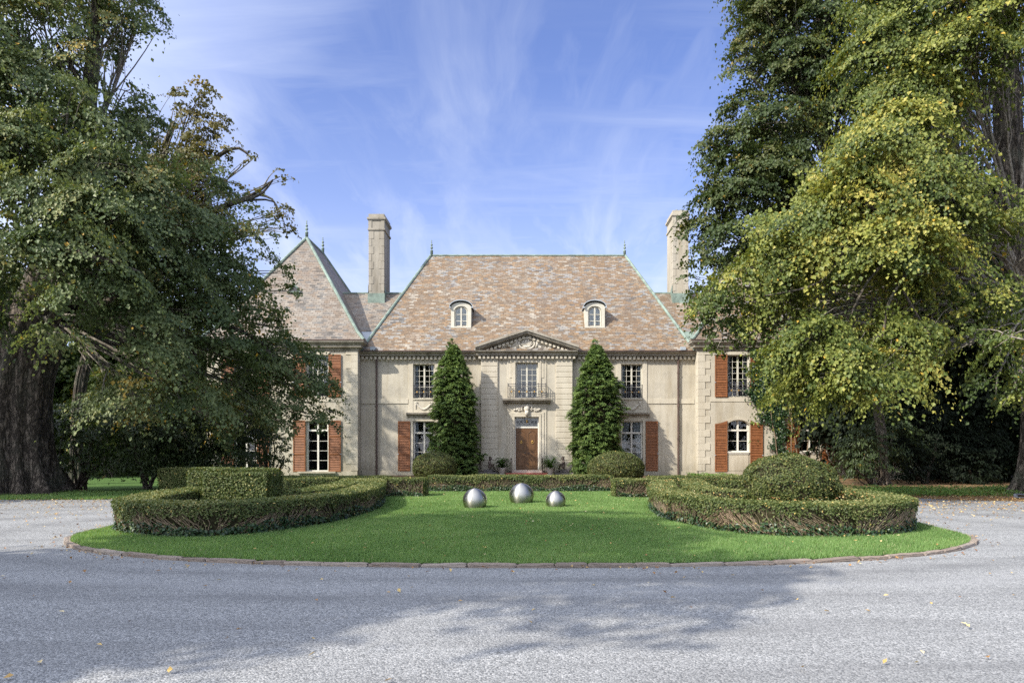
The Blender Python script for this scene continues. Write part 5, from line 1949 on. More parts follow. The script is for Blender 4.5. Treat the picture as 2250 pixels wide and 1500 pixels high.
def limbs(mb, trunk, boughs, C, seed, r0=.17, twigs=.35, tw=.025, zmin=2.0):
    """a limb from the trunk into each bough, then twigs out to its leaf sprays"""
    rng = np.random.default_rng(seed)
    tr = np.array(trunk, float)
    k = 0
    for (c, r, dens, sh) in boughs:
        c = np.array(c)
        zt = np.clip(c[2] * .62 - 0.1 * np.hypot(*(c[:2] - tr[0][:2])) * .4, zmin, tr[-1][2])
        st = np.array([np.interp(zt, tr[:, 2], tr[:, q]) for q in range(3)])
        L = np.linalg.norm(c - st)
        p = limb_curve(st, c, rng, sag=(.10 if c[2] > st[2] else .03), n=12, wob=.06)
        rb = np.clip(r0 * .55 * (L / 8) ** .4, .03, r0) * (.6 if L > 9 else 1)
        mb.tube(p, rb + (.02 - rb) * np.linspace(0, 1, 12) ** .7, 7, cap=False)
        d = np.linalg.norm((C - c) / np.array(r), axis=1)
        near = np.where(d < 1.15)[0]
        if len(near) == 0:
            continue
        rng.shuffle(near)
        for i in near[:int(len(near) * twigs) + 2]:
            s0 = p[rng.integers(5, 12)]
            q = limb_curve(s0, C[i], rng, sag=.10, n=6, wob=.22)
            mb.tube(q, np.linspace(tw * rng.uniform(.8, 1.5), .006, 6), 4, cap=False)


def trunk_mesh(mb, pts, radii, flare=1.6, lobes=12, seed=0  , n=72):
    """tapering trunk with buttressed base"""
    rng = random.Random(seed)
    ph = [rng.uniform(0, 2 * PI) for _ in range(4)]
    P, s = smooth_path(pts, .22)
    rad = np.interp(np.linspace(0, 1, len(P)), np.linspace(0, 1, len(radii)), radii)
    k = len(mb.v)
    for i, p in enumerate(P):
        h = p[2] - P[0][2]
        fl = 1 + (flare - 1) * math.exp(-h / (rad[0] * .75))
        am = .075 + .20 * math.exp(-h / (rad[0] * 1.6))
        for j in range(n):
            a = 2 * PI * j / n
            rr = rad[i] * fl * (1 + am * 1.5 * (abs(math.sin(lobes * .5 * a + ph[0] + .08 * h)) - .5) + am * .6 * math.sin(5 * a + ph[1] - .1 * h) + .03 * math.sin(17 * a + ph[2] + h * .9))
            mb.v.append((p[0] + rr * math.cos(a), p[1] + rr * math.sin(a), p[2]))
    for i in range(len(P) - 1):
        for j in range(n):
            j2 = (j + 1) % n
            mb.f.append((k + i * n + j, k + i * n + j2, k + (i + 1) * n + j2, k + (i + 1) * n + j))


def tree(name, label, trunk, radii, boughs, leafmat, bark, seed, cat='tree', group=None, flare=1.5, extra=None, twigs=.35, r0=.17, zmin=2.0, **kw):
    root = empty(name, trunk[0], label, cat, group)
    C, n = crown(boughs, leafmat, root, seed, **kw)
    mb = MB()
    trunk_mesh(mb, trunk, radii, flare, seed=seed)
    if extra:
        for pts, ra, rb in extra:
            P, s = smooth_path(pts, .3)
            mb.tube(P, np.linspace(ra, rb, len(P)), 10, cap=False)
    mb.build('trunk', bark, root, smooth=True)
    mb = MB()
    limbs(mb, trunk, boughs, C, seed + 1, r0=r0, twigs=twigs, zmin=zmin)
    mb.build('branches', MAT['branch'], root, smooth=True)
    return root


# right, near: a great linden turning yellow, its boughs hanging to the ground on the sunny side
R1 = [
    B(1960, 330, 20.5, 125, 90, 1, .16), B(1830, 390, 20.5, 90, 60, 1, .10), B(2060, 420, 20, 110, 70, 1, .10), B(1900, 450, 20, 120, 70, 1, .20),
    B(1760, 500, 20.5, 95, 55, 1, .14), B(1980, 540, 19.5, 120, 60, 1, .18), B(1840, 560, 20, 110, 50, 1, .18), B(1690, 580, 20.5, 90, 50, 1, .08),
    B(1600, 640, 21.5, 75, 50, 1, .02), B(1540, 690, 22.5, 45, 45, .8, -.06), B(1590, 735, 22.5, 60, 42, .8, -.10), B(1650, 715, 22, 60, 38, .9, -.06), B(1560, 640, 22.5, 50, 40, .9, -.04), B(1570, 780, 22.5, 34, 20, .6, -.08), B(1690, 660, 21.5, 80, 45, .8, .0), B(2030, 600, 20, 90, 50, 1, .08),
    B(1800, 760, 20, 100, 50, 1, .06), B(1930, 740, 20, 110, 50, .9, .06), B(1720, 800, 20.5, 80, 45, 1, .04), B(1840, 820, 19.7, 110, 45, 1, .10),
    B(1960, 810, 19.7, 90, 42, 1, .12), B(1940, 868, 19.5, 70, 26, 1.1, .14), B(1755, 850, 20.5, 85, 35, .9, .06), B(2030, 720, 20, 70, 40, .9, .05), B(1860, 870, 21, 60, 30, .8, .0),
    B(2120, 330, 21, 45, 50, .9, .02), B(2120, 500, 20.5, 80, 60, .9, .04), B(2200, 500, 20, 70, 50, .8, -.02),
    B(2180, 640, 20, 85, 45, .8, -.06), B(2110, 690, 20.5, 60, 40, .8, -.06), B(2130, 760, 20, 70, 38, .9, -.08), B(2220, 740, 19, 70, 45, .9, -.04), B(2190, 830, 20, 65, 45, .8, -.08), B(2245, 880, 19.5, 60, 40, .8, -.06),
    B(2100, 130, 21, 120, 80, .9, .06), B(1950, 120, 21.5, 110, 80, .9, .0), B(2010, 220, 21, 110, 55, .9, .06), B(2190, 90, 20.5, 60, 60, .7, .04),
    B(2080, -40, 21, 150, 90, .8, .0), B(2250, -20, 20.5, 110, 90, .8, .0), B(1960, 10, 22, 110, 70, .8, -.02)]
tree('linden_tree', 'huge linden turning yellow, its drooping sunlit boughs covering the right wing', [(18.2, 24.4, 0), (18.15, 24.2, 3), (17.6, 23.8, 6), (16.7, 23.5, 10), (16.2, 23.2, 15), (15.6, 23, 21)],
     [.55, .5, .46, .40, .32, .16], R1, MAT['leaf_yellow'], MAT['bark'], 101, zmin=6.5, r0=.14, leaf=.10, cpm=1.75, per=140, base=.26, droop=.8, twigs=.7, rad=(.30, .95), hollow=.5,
     extra=[([(17.2, 24, 6.5), (15.6, 22.6, 8.2), (13, 21.2, 8.4), (10.6, 20.2, 7.2)], .15, .04),
            ([(16.6, 23.7, 9), (14, 21.6, 10.5), (11.2, 20.6, 10.0)], .13, .04),
            ([at(1960, 560, 20), at(1905, 620, 19.6), at(1870, 690, 19.5)], .05, .03), ([at(2000, 590, 19.8), at(1955, 660, 19.5), at(1940, 740, 19.4)], .055, .03),
            ([at(1985, 640, 19.6), at(2020, 700, 19.5), at(2050, 745, 19.4)], .04, .02), ([at(1860, 540, 19.8), at(1800, 620, 19.4), at(1680, 650, 19.6)], .04, .02)])

# right, behind: a taller bronze-green linden against the sky
R2 = [
    B(1690, 50, 28, 80, 60, 1, .05), B(1640, 140, 28, 50, 50, 1, .06), B(1740, 150, 28, 90, 60, 1, -.02), B(1820, 60, 28, 110, 70, .9, .02), B(1850, 190, 28, 100, 60, .9, -.03),
    B(1640, 230, 28, 55, 45, 1, .05), B(1720, 270, 27.5, 90, 50, 1, .02), B(1600, 320, 27.5, 65, 50, 1, .05), B(1680, 370, 27, 95, 50, 1, .0), B(1560, 400, 27.5, 45, 40, 1, .06), B(1640, 440, 27, 90, 45, 1, -.05),
    B(1560, 480, 27.5, 55, 40, 1, .0), B(1545, 560, 27, 42, 45, 1, .0), B(1620, 540, 26.5, 80, 50, 1, -.06), B(1530, 630, 27, 30, 34, .8, .02), B(1760, 380, 27.5, 90, 70, .8, -.08),
    B(1800, 480, 28, 110, 80, .7, -.10), B(1950, 300, 29, 130, 110, .6, -.10), B(2100, 300, 29, 130, 120, .6, -.10), B(1950, 560, 28, 130, 90, .6, -.12), B(2100, 560, 28, 130, 90, .6, -.14), B(1740, 660, 27, 90, 60, .7, -.1),
    B(1700, -50, 28, 110, 70, .8, .02), B(1850, -60, 29, 140, 80, .7, 0)]
tree('linden_tree', 'tall bronze-green linden behind the yellowing one, its left edge against the sky', [(16.3, 31.2, 0), (15.6, 30.6, 4), (13.3, 29.4, 10), (12.6, 29, 16), (12.2, 28.8, 22)],
     [.20, .2, .2, .18, .1], R2, MAT['leaf_brown'], MAT['bark'], 111, leaf=.115, cpm=2.0, per=115, r0=.13)

# left, near: the old beech-like giant with a fluted trunk, mostly in shade
L1 = [
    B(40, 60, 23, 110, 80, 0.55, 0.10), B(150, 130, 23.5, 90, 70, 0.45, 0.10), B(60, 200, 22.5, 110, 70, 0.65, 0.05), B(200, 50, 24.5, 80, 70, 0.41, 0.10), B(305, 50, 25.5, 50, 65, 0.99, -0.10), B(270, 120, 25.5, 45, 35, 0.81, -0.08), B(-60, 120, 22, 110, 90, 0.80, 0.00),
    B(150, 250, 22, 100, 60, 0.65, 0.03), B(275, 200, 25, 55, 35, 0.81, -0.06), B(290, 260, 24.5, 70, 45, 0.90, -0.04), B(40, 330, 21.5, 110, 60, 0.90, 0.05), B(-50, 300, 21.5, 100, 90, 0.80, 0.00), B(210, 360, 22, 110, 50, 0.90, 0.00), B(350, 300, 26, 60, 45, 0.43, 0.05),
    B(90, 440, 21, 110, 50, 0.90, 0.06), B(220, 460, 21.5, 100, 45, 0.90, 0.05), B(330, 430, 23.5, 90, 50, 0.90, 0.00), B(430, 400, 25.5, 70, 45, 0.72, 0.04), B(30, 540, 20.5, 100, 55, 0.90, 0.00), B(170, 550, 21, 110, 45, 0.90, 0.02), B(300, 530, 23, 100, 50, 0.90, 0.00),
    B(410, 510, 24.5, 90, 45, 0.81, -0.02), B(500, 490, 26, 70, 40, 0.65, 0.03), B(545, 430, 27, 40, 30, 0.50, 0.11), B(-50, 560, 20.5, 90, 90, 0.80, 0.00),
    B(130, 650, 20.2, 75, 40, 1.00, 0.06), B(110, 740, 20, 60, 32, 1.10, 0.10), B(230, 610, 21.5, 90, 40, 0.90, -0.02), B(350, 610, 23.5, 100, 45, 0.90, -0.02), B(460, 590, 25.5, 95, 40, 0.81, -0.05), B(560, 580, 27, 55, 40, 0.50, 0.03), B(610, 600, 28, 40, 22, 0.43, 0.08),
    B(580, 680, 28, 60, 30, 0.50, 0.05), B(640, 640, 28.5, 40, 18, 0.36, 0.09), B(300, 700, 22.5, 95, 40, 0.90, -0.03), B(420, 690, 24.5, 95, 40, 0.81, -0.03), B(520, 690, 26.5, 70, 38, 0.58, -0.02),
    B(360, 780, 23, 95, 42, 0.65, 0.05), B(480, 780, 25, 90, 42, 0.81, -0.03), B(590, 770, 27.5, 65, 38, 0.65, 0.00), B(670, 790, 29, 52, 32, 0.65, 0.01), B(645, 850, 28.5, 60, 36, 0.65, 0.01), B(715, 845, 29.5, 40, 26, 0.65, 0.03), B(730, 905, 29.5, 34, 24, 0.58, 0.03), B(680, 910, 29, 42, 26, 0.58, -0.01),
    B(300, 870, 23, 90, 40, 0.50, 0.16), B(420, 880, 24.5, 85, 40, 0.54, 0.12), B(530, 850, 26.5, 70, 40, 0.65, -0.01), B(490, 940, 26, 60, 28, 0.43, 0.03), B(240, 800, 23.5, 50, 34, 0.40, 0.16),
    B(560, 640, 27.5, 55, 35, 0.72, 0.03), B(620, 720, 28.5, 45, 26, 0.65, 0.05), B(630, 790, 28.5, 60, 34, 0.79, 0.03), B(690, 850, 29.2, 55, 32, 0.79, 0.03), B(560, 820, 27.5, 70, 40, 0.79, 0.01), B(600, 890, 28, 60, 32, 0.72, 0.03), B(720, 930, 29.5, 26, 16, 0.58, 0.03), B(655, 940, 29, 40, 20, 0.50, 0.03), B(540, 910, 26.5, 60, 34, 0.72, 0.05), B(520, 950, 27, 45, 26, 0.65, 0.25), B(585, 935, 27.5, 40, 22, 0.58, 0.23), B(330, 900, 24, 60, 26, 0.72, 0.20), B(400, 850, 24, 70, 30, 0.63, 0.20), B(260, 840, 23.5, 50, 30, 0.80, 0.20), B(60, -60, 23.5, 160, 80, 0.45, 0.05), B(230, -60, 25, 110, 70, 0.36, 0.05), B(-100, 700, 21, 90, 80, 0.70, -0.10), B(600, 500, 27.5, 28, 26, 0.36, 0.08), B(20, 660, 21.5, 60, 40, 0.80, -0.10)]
tree('ancient_tree', 'ancient dark-leaved tree with a massive fluted trunk at the left edge', [(-18.75, 25, -.1), (-18.75, 25, 2), (-18.5, 25, 4.5), (-17.4, 24.8, 7), (-16.2, 24.6, 11), (-15.6, 24.5, 16), (-15.3, 24.4, 21)],
     [1.02, .98, .95, .66, .26, .13, .06], L1, MAT['leaf_dark'], MAT['bark'], 121, flare=1.5, zmin=6.5, r0=.16, leaf=.105, cpm=1.6, per=135, base=.54, droop=.75, twigs=.6, rad=(.28, .92), hollow=.5,
     extra=[([(-18.2, 25, 4.0), (-19.4, 24.2, 7), (-20.6, 23.4, 11), (-21, 23, 16)], .75, .18), ([(-17.2, 24.8, 5.5), (-14.6, 24.8, 7.2), (-12.4, 25.6, 6.6), at(545, 735, 27), at(600, 778, 27.8), at(650, 832, 28.4)], .22, .03),
            ([at(215, 350, 23.5), at(205, 240, 23.6), at(165, 160, 23.6), at(120, 90, 23.8)], .14, .06), ([at(215, 350, 23.5), at(190, 280, 23.6), at(185, 180, 23.6)], .10, .05),
            ([at(500, 450, 26.5), at(570, 428, 27.2), at(600, 395, 27.4)], .09, .03), ([at(545, 440, 27), at(600, 442, 27.5), at(612, 480, 27.6)], .05, .015),
            ([at(150, 545, 20.6), at(190, 560, 20.6), at(260, 580, 21), at(310, 600, 21.5)], .10, .05)])

# left, behind: lit bronze crown with a pale trunk
L2 = [
    B(440, 205, 31, 32, 34, 1, .18), B(400, 235, 31, 40, 36, .9, .12), B(470, 265, 31, 36, 26, .9, .16), B(420, 300, 31, 50, 36, .9, .06), B(495, 325, 31, 32, 26, .8, .14), B(450, 360, 30.5, 50, 34, .9, .08), B(380, 350, 31, 50, 40, .8, .0),
    B(400, 420, 31, 70, 40, .8, .02), B(480, 400, 30.5, 45, 30, .7, .12), B(555, 350, 31, 20, 18, .7, .1), B(615, 388, 31, 26, 22, .7, .08), B(630, 470, 31, 40, 16, .7, .05), B(625, 500, 31, 18, 14, .7, .05), B(300, 330, 32, 80, 60, .35, .05),
    B(300, 480, 32, 100, 70, .5, .0), B(180, 480, 33, 100, 80, .3, .10), B(150, 330, 33, 100, 80, .25, .12), B(430, 480, 31, 80, 40, .7, .0)]
tree('bronze_tree', 'pale-trunked tree with sunlit bronze leaves behind the ancient tree', [(-21.2, 32, 0), (-20.9, 32, 5), (-19.2, 31.8, 9), (-17.2, 31.5, 13), (-16.6, 31.4, 16)],
     [.26, .25, .25, .24, .10], L2, MAT['leaf_olive'], MAT['bark'], 131, leaf=.12, cpm=2.2, per=100, r0=.09, zmin=9.0,
     extra=[([(-17.2, 31.5, 13), (-16.9, 31.4, 14.6), (-16.2, 31.2, 16.6)], .22, .10), ([at(430, 400, 31), at(470, 350, 31), at(520, 325, 31), at(550, 345, 31)], .15, .04),
            ([at(490, 455, 31), at(560, 425, 31), at(600, 395, 31)], .13, .03), ([at(570, 428, 31), at(600, 440, 31), at(625, 490, 31)], .06, .02)])

# trees outside the frame on the left: their shade lies across the drive and the front of the lawn
def shade_tree(name, label, x, y, h, r, seed, base=.25):
    rng = np.random.default_rng(seed)
    bl = []
    for k in range(34):
        u = unit(rng.normal(size=(1, 3)))[0]
        q = rng.uniform(.3, 1) ** .6
        z = h * (base + (1 - base) * .5) + u[2] * q * h * (1 - base) * .46
        bl.append(((x + u[0] * q * r, y + u[1] * q * r, z), (r * .40, r * .40, r * .30), 1, 0))
    return tree(name, label, [(x, y, 0), (x, y, h * .4), (x, y, h * .9)], [.5, .4, .1], bl, MAT['leaf_dark'], MAT['bark'], seed, leaf=.24, cpm=.55, per=42, rad=(.6, 1.0))


shade_tree('shade_tree', 'tall leafy tree beside the drive, left of the viewer', -14.2, 1.35, 18.0, 4.2, 141)
shade_tree('shade_tree', 'lower leafy tree further left, shading the ancient trunk', -29.0, 17.0, 15.0, 4.4, 142)

# background trees beyond the garden
rng0 = np.random.default_rng(9)
for k, (x, y, h, r, lab, mt) in enumerate([
        (-27, 47, 13, 5, 'rounded sunlit tree far behind the ancient trunk', 'leaf_linden'), (-36, 40, 15, 6, 'dense tree far beyond the left verge', 'leaf_dark'),
        (-24, 60, 14, 5, 'far tree seen through the gap right of the ancient trunk', 'leaf_linden'), (27, 44, 17, 6, 'dark tree behind the right lindens', 'leaf_deep_shade'),
        (35, 36, 18, 6.5, 'dark leafy tree at the far right edge', 'leaf_deep_shade'), (24, 58, 18, 6, 'far dark tree behind the low service wing', 'leaf_deep_shade'), (31, 52, 20, 7, 'tallest dark tree at the far right', 'leaf_deep_shade'), (20.5, 38.5, 15, 4.6, 'dense dark tree between the right lindens and the service wing', 'leaf_deep_shade'),
        (26.5, 34, 16, 5, 'dense dark tree right behind the yellowing linden trunk', 'leaf_deep_shade'), (-44, 58, 12, 6, 'wide low tree on the far left skyline', 'leaf_linden'), (-33, 66, 12, 6, 'pale green tree on the far left skyline', 'leaf_linden'), (-52, 46, 13, 6, 'tree at the far left edge of the woods', 'leaf_dark')]):
    bl = []
    for q in range(20):
        u = unit(rng0.normal(size=(1, 3)))[0]
        bl.append(((x + u[0] * r * .7, y + u[1] * r * .7, h * .54 + u[2] * h * .36), (r * .5, r * .5, h * .16), 1, rng0.uniform(-.08, .08)))
    tree('background_tree', lab, [(x, y, 0), (x, y, h * .4), (x, y, h * .85)], [.35, .3, .08], bl, MAT[mt], MAT['bark'], 150 + k, leaf=.26, cpm=.8, per=45, rad=(.6, 1.1), group='trees beyond the garden', twigs=.1)


# understorey shrubs: rhododendrons in whorls of leathery leaves
def shrub(name, label, boughs, seed, mat='leaf_rhodo', leaf=.15, cpm=5.5, group=None, stems=True, per=75):
    base = np.mean([b[0] for b in boughs], axis=0)
    root = empty(name, (base[0], base[1], 0), label, 'shrub', group)
    C, n = crown(boughs, MAT[mat], root, seed, leaf=leaf, cpm=cpm, per=per, rad=(.25, .42), droop=.3, name='foliage', hollow=.5, aspect=.36)
    rng = np.random.default_rng(seed)
    mb = MB()
    for b in boughs:                                                 # every stem springs from one root crown
        for q in range(3):
            st = (base[0] + rng.normal(0, .10), base[1] + rng.normal(0, .10), 0)
            mb.tube(limb_curve(st, b[0], rng, sag=.0, n=6, wob=.2), np.linspace(.045, .015, 6), 5, cap=False)
    mb.build('stems', MAT['bark'], root)
    return root


SG = 'rhododendrons under the left trees'
shrub('rhododendron', 'dark rhododendron right beside the massive trunk', [B(165, 985, 26.5, 50, 50), B(210, 950, 27, 55, 50), B(150, 930, 27, 45, 40), B(120, 1010, 27.5, 40, 40), B(215, 1020, 27, 50, 30), B(190, 900, 29, 45, 35)], 161, group=SG)
shrub('rhododendron', 'broad dark rhododendron in the middle of the left shrubbery', [B(290, 950, 27.5, 70, 55), B(360, 930, 28, 75, 60), B(300, 890, 28.5, 70, 40, 1, .15), B(300, 1010, 28, 70, 36), B(370, 1000, 28.5, 70, 40)], 162, group=SG)
shrub('rhododendron', 'dark rhododendron behind the square-cut bush', [B(450, 960, 29, 75, 60), B(520, 930, 29.5, 70, 60), B(440, 900, 29, 70, 40, 1, .1), B(480, 1010, 29, 90, 36), B(400, 1010, 29, 60, 36)], 163, group=SG)
shrub('rhododendron', 'lighter green rhododendron reaching to the left wing shutters', [B(580, 975, 31, 55, 50, 1, .2), B(560, 910, 31, 60, 45, 1, .2), B(625, 1000, 31, 30, 28, 1, .1), B(590, 930, 32, 45, 40, 1, .2)], 164, group=SG)
shrub('sunlit_bush', 'sunlit yellow-green bush glimpsed between the two left trunks', [B(235, 860, 40, 60, 50, 1, .2), B(200, 930, 40, 60, 60, 1, .15), B(290, 900, 41, 60, 60, 1, .2)], 156, 'leaf_linden', leaf=.17, cpm=2.4)
shrub('sunlit_bush', 'pale green sunlit bush behind the rhododendrons near the left wing', [B(430, 900, 36, 60, 50, 1, .25), B(510, 880, 36, 60, 50, 1, .2), B(370, 850, 37, 60, 40, 1, .2)], 157, 'leaf_linden', leaf=.17, cpm=2.4)
SG = 'shrubs under the right trees'
shrub('rhododendron', 'dark rhododendron against the right end of the house', [B(1900, 985, 31, 60, 60), B(1960, 960, 32, 60, 60), B(1880, 1030, 30, 25, 28)], 165, group=SG)
shrub('rhododendron', 'dark shrub in the deep shade beneath the yellowing linden', [B(2060, 960, 33, 80, 75, 1.1, -.2), B(2000, 1010, 32, 50, 50, 1.1, -.2)], 166, 'leaf_deep_shade', group=SG)
shrub('rhododendron', 'blackish shrub left of the right tree trunk', [B(2150, 970, 34, 80, 80, 1.1, -.25), B(2130, 1030, 32, 60, 40, 1.1, -.25)], 167, 'leaf_deep_shade', group=SG)
shrub('rhododendron', 'dark shrub behind the right tree trunk', [B(2240, 960, 36, 80, 90, 1.1, -.25), B(2300, 1010, 34, 80, 60, 1.1, -.25)], 168, 'leaf_deep_shade', group=SG)
shrub('evergreen_thicket', 'tall black-green evergreen in deep shade at the right', [B(2080, 860, 42, 70, 60, 1, -.3), B(2160, 900, 42, 80, 60, 1, -.3), B(2010, 900, 40, 60, 60, 1, -.3), B(2240, 860, 42, 80, 80, 1, -.3), B(1930, 900, 40, 60, 60, 1, -.3)], 169, 'leaf_deep_shade', leaf=.22, cpm=1.6)


# ground cover under the right trees
def cover(name, region, n, seed, label, size=.07, mat='cover', zmax=.22):
    rng = np.random.default_rng(seed)
    x0, x1, y0, y1 = region
    x, y = rng.uniform(x0, x1, n), rng.uniform(y0, y1, n)
    k = (np.sin(x * 1.3 + 2) + np.sin(y * 2.3 + x * .6) + rng.normal(0, .7, n)) > -.4
    x, y = x[k], y[k]
    m = len(x)
    P = np.stack([x, y, rng.uniform(.02, zmax, m) * (.6 + .4 * np.sin(x * 3.1) ** 2)], axis=1)
    N = np.array([0, -.2, 1.0]) + rng.normal(0, .45, (m, 3))
    o = leaf_mesh(name, P, N, size * rng.uniform(.6, 1.3, m), size * .7, rng.beta(2, 2, m), MAT[mat], None, rng)
    tag(o, label, 'ground cover', kind='stuff')


cover('ground_cover', (12.0, 22, 23.2, 27.5), 16000, 171, 'low bright green ground cover beneath the right trees', .085)
cover('bed_plants', (9.6, 12.4, 38.5, 41.5), 2500, 172, 'low yellow-green plants at the foot of the right wing', .11, 'cover', .25)


# ivy and bare creeper on the right wing
def wall_ivy():
    rng = np.random.default_rng(181)
    poly = [(1646, 770), (1690, 770), (1740, 800), (1800, 800), (1795, 890), (1765, 915), (1728, 925), (1726, 1030), (1704, 1030), (1702, 985), (1698, 955), (1680, 925), (1655, 885), (1640, 860), (1650, 830)]
    poly = [(fx(x, 43), fz(y, 43)) for x, y in poly]
    root = empty('climbing_ivy', (16.0, 43.0, 0), 'dark ivy spreading up the right wing between its two window bays', 'climbing plant')
    A = np.array(poly)
    m = 22000
    x = rng.uniform(A[:, 0].min() - .3, A[:, 0].max() + .3, m)
    z = rng.uniform(0, A[:, 1].max() + .2, m)
    jx, jz = x + .25 * np.sin(z * 4.1) + .12 * np.sin(z * 11 + x * 5), z + .2 * np.sin(x * 5.3)
    k = in_poly(jx, jz, poly) | (in_poly(jx + .35 * rng.normal(size=m), jz + .35 * rng.normal(size=m), poly) & (rng.uniform(size=m) < .25))
    x, z = x[k], z[k]
    m = len(x)
    P = np.stack([x, GY - .10 - rng.gamma(2, .035, m), z], axis=1)
    N = np.array([0, -1.0, .55]) + rng.normal(0, .42, (m, 3))
    leaf_mesh('foliage', P, N, rng.uniform(.08, .15, m), .10, np.clip(rng.beta(1.6, 2.6, m), 0, 1), MAT['ivy'], root, rng)
    mb = MB()
    rr = np.random.default_rng(5)
    for q in range(9):
        a = (15.9 + .25 * q + rr.normal(0, .15), GY - .12, 0)
        b = (14.6 + .5 * q + rr.normal(0, .4), GY - .10, rr.uniform(3.5, 6.5))
        mb.tube(limb_curve(a, b, rr, sag=.0, n=10, wob=.12), np.linspace(.045, .012, 10), 5, cap=False)
    mb.build('stems', MAT['twig'], root)


wall_ivy()


def wisteria():
    root = empty('bare_creeper', (17.9, 39.0, 0), 'bare grey twisting stems of a creeper at the corner of the right wing', 'climbing plant')
    rr = np.random.default_rng(6)
    mb = MB()
    for q in range(9):
        a = (fx(1862, 39.5) + rr.normal(0, .12), 39.5 + rr.normal(0, .1), 0)
        m_ = (fx(1842, 39.5) + rr.normal(0, .25), 39.6 + rr.normal(0, .15), 1.6)
        b = (fx(1835 + rr.normal(0, 22), 39.6), 39.8 + rr.normal(0, .3), rr.uniform(3.0, 4.6))
        P, s = smooth_path([a, m_, b], .25)
        P = P + rr.normal(0, .025, P.shape)
        mb.tube(P, np.linspace(rr.uniform(.04, .08), .02, len(P)), 6, cap=False)
    for q in range(26):
        a = at(1800 + rr.normal(0, 20), 930 + rr.normal(0, 35), 41.5)
        b = (a[0] + rr.uniform(-1.6, .8), 41.2 + rr.normal(0, .3), a[2] + rr.normal(.1, .5))
        mb.tube(limb_curve(a, b, rr, sag=.1, n=7, wob=.35), np.linspace(.022, .007, 7), 4, cap=False)
    mb.build('stems', MAT['bark_pale'], root)


wisteria()


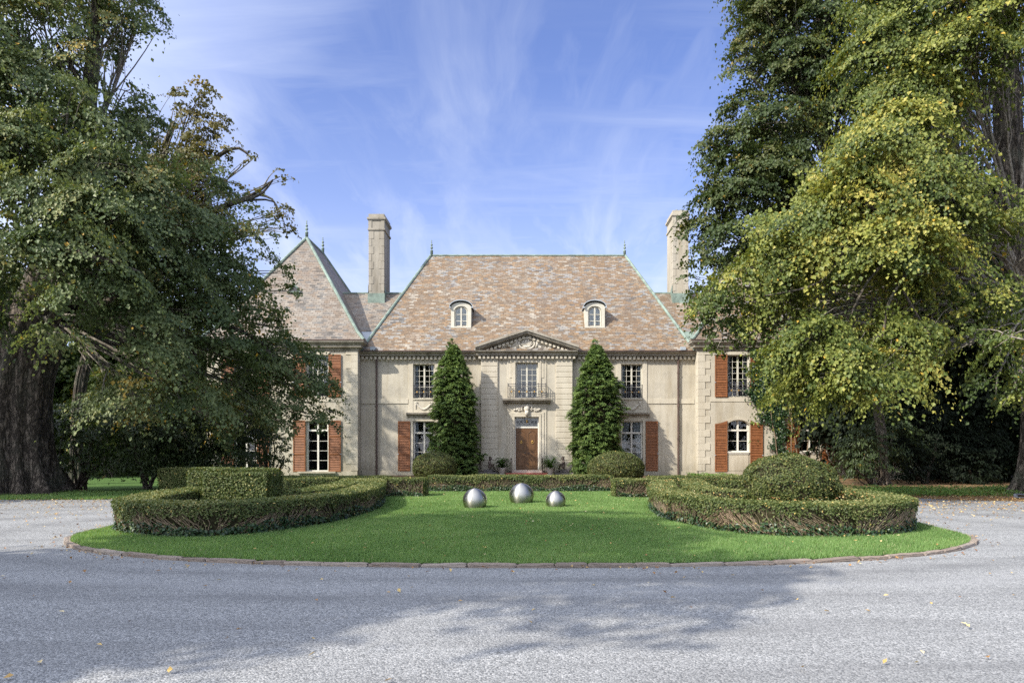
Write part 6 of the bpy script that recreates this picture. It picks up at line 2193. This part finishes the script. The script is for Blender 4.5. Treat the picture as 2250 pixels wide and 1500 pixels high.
# columnar cypresses either side of the door
def cypress(cx, cy, h, w, label, seed):
    rng = np.random.default_rng(seed)
    root = empty('cypress', (cx, cy, 0), label, 'evergreen tree', 'cypresses flanking the door')
    n = 2000
    t = rng.uniform(0, 1, n) ** 1.12
    prof = lambda t: np.interp(t, [0, .04, .25, .50, .66, .80, .92, 1.0], [.84, .94, .98, .95, .84, .60, .30, .06])
    a = rng.uniform(0, 2 * PI, n)
    lump = 1 + .05 * np.sin(a * 3 + seed + t * 9) + .07 * rng.normal(size=n)
    for q in range(85):                                              # separate upswept boughs standing out of the column
        a0, t0 = rng.uniform(0, 2 * PI), rng.uniform(0, 1)
        da = (a - a0 + PI) % (2 * PI) - PI
        lump += rng.uniform(-.30, .40) * np.exp(-(da / .38) ** 2 - ((t - t0) / .04) ** 2)
    rr = w * .5 * prof(t) * lump * rng.uniform(.55, 1.0, n) ** .5
    C = np.stack([cx + rr * np.cos(a), cy + rr * np.sin(a), .05 + t * h * .965], axis=1)
    for q in range(14):                                              # leaders at the top
        C[q] = (cx + rng.normal(0, .14 + .02 * q), cy + rng.normal(0, .14), h * (1.0 - .018 * q))
    o = np.stack([np.cos(a), np.sin(a), np.full(n, .0)], axis=1)
    up0 = rng.uniform(-.1, .8, n)
    up0[:14] = 2.2
    per = 75
    idx = np.repeat(np.arange(n), per)
    m = len(idx)
    R_ = (.22 + .22 * rng.uniform(size=n) ** 1.8)
    R_ = (R_ * (1 - .35 * np.clip(t - .7, 0, 1) / .3))[idx][:, None]
    z = np.array([0, 0, 1.0])
    up = up0[idx][:, None]
    ax = unit(o[idx] + z * up + rng.normal(0, .12, (m, 3)))
    s = unit(np.cross(np.broadcast_to(z, ax.shape), ax))
    la = rng.uniform(-.5, 1.0, (m, 1)) * R_
    lb = rng.normal(0, .34, (m, 1)) * R_ * (1 - .6 * np.clip(la / R_, 0, 1))
    P = C[idx] + ax * la + s * lb + rng.normal(0, .022, (m, 3))
    P[:, 2] -= .45 * np.clip(la[:, 0], 0, 1) ** 2 / R_[:, 0] + .25 * np.abs(lb[:, 0])
    P[:, 2] = np.maximum(P[:, 2], .03)
    T = ax + s * lb / R_ * 1.2 - z * .3
    N = np.cross(ax, s) * .9 + o[idx] * .5 + rng.normal(0, .35, (m, 3))
    rnd = np.clip(.30 + .38 * la[:, 0] / R_[:, 0] + rng.normal(0, .13, m) + (.10 * rng.normal(size=n))[idx], 0, 1)
    leaf_mesh('foliage', P, N, .125 * rng.uniform(.6, 1.2, m), .045, rnd, MAT['needle'], root, rng, T=T)
    mb = MB()
    mb.tube([(cx, cy, 0), (cx, cy, h * .93)], [.16, .03], 8)
    for q in range(90):
        i = rng.integers(0, n)
        mb.tube([(cx, cy, C[i][2] * .9), tuple(C[i])], [.03, .008], 4, cap=False)
    k = len(mb.v)
    mb.lathe([(w * .27, .0), (w * .29, h * .3), (w * .27, h * .55), (w * .16, h * .75), (.04, h * .9)], (cx, cy, .02), 14)
    mb.build('trunk', MAT['hedge_core'], root)


cypress(fx(997, 42.2), 42.2, 8.3, 2.6, 'dark green columnar cypress left of the front door', 191)
cypress(fx(1311, 42.2), 42.2, 8.3, 2.78, 'sunlit columnar cypress right of the front door', 192)


# low service wing half hidden under the right trees, and a garden wall
r_ = empty('service_wing', (28, 50, 0), 'low service building with a grey slate roof, half hidden under the right trees', 'building')
mb = MB()
mb.box(20.6, 42, 48, 55, -.3, 4.0)
mb.build('wall', MAT['stucco'], r_)
rf = RoofMB()
rf.face([(20.3, 47.5, 4.0), (42.3, 47.5, 4.0), (42.3, 51.5, 8.0), (20.3, 51.5, 8.0)])
rf.face([(42.3, 55.5, 4.0), (20.3, 55.5, 4.0), (20.3, 51.5, 8.0), (42.3, 51.5, 8.0)])
rf.face([(20.3, 55.5, 4.0), (20.3, 47.5, 4.0), (20.3, 51.5, 8.0)])
rf.face([(42.3, 47.5, 4.0), (42.3, 55.5, 4.0), (42.3, 51.5, 8.0)])
rf.build('roof', MAT['slate_grey'], r_)
mb = MB()
x0, x1 = fx(1930, 37), fx(1992, 37)
mb.bbox(x0, x1, 37, 37.4, -.1, .92, .03)
mb.bbox(x0 - .05, x1 + .05, 36.95, 37.45, .92, 1.02, .02)
o = mb.build('garden_wall', MAT['stone'])
tag(o, 'short pale low garden wall in the shade under the right trees', 'wall')

# small ground spotlight under the right tree
x, y = fx(2239, 22.2), 22.2
r_ = empty('ground_spotlight', (x, y, 0), 'small blue-grey ground spotlight on the leaves at the right edge', 'spotlight')
mb = MB()
mb.box(x - .12, x + .12, y - .08, y + .08, .05, .17)
mb.build('lamp_housing', MAT['spot'], r_)
mb = MB()
mb.box(x - .11, x + .11, y - .086, y - .081, .07, .15)
mb.build('lens', MAT['glass'], r_)
MB().tube([(x, y, -.05), (x, y, .06)], .02, 6).build('spike', MAT['iron'], r_)
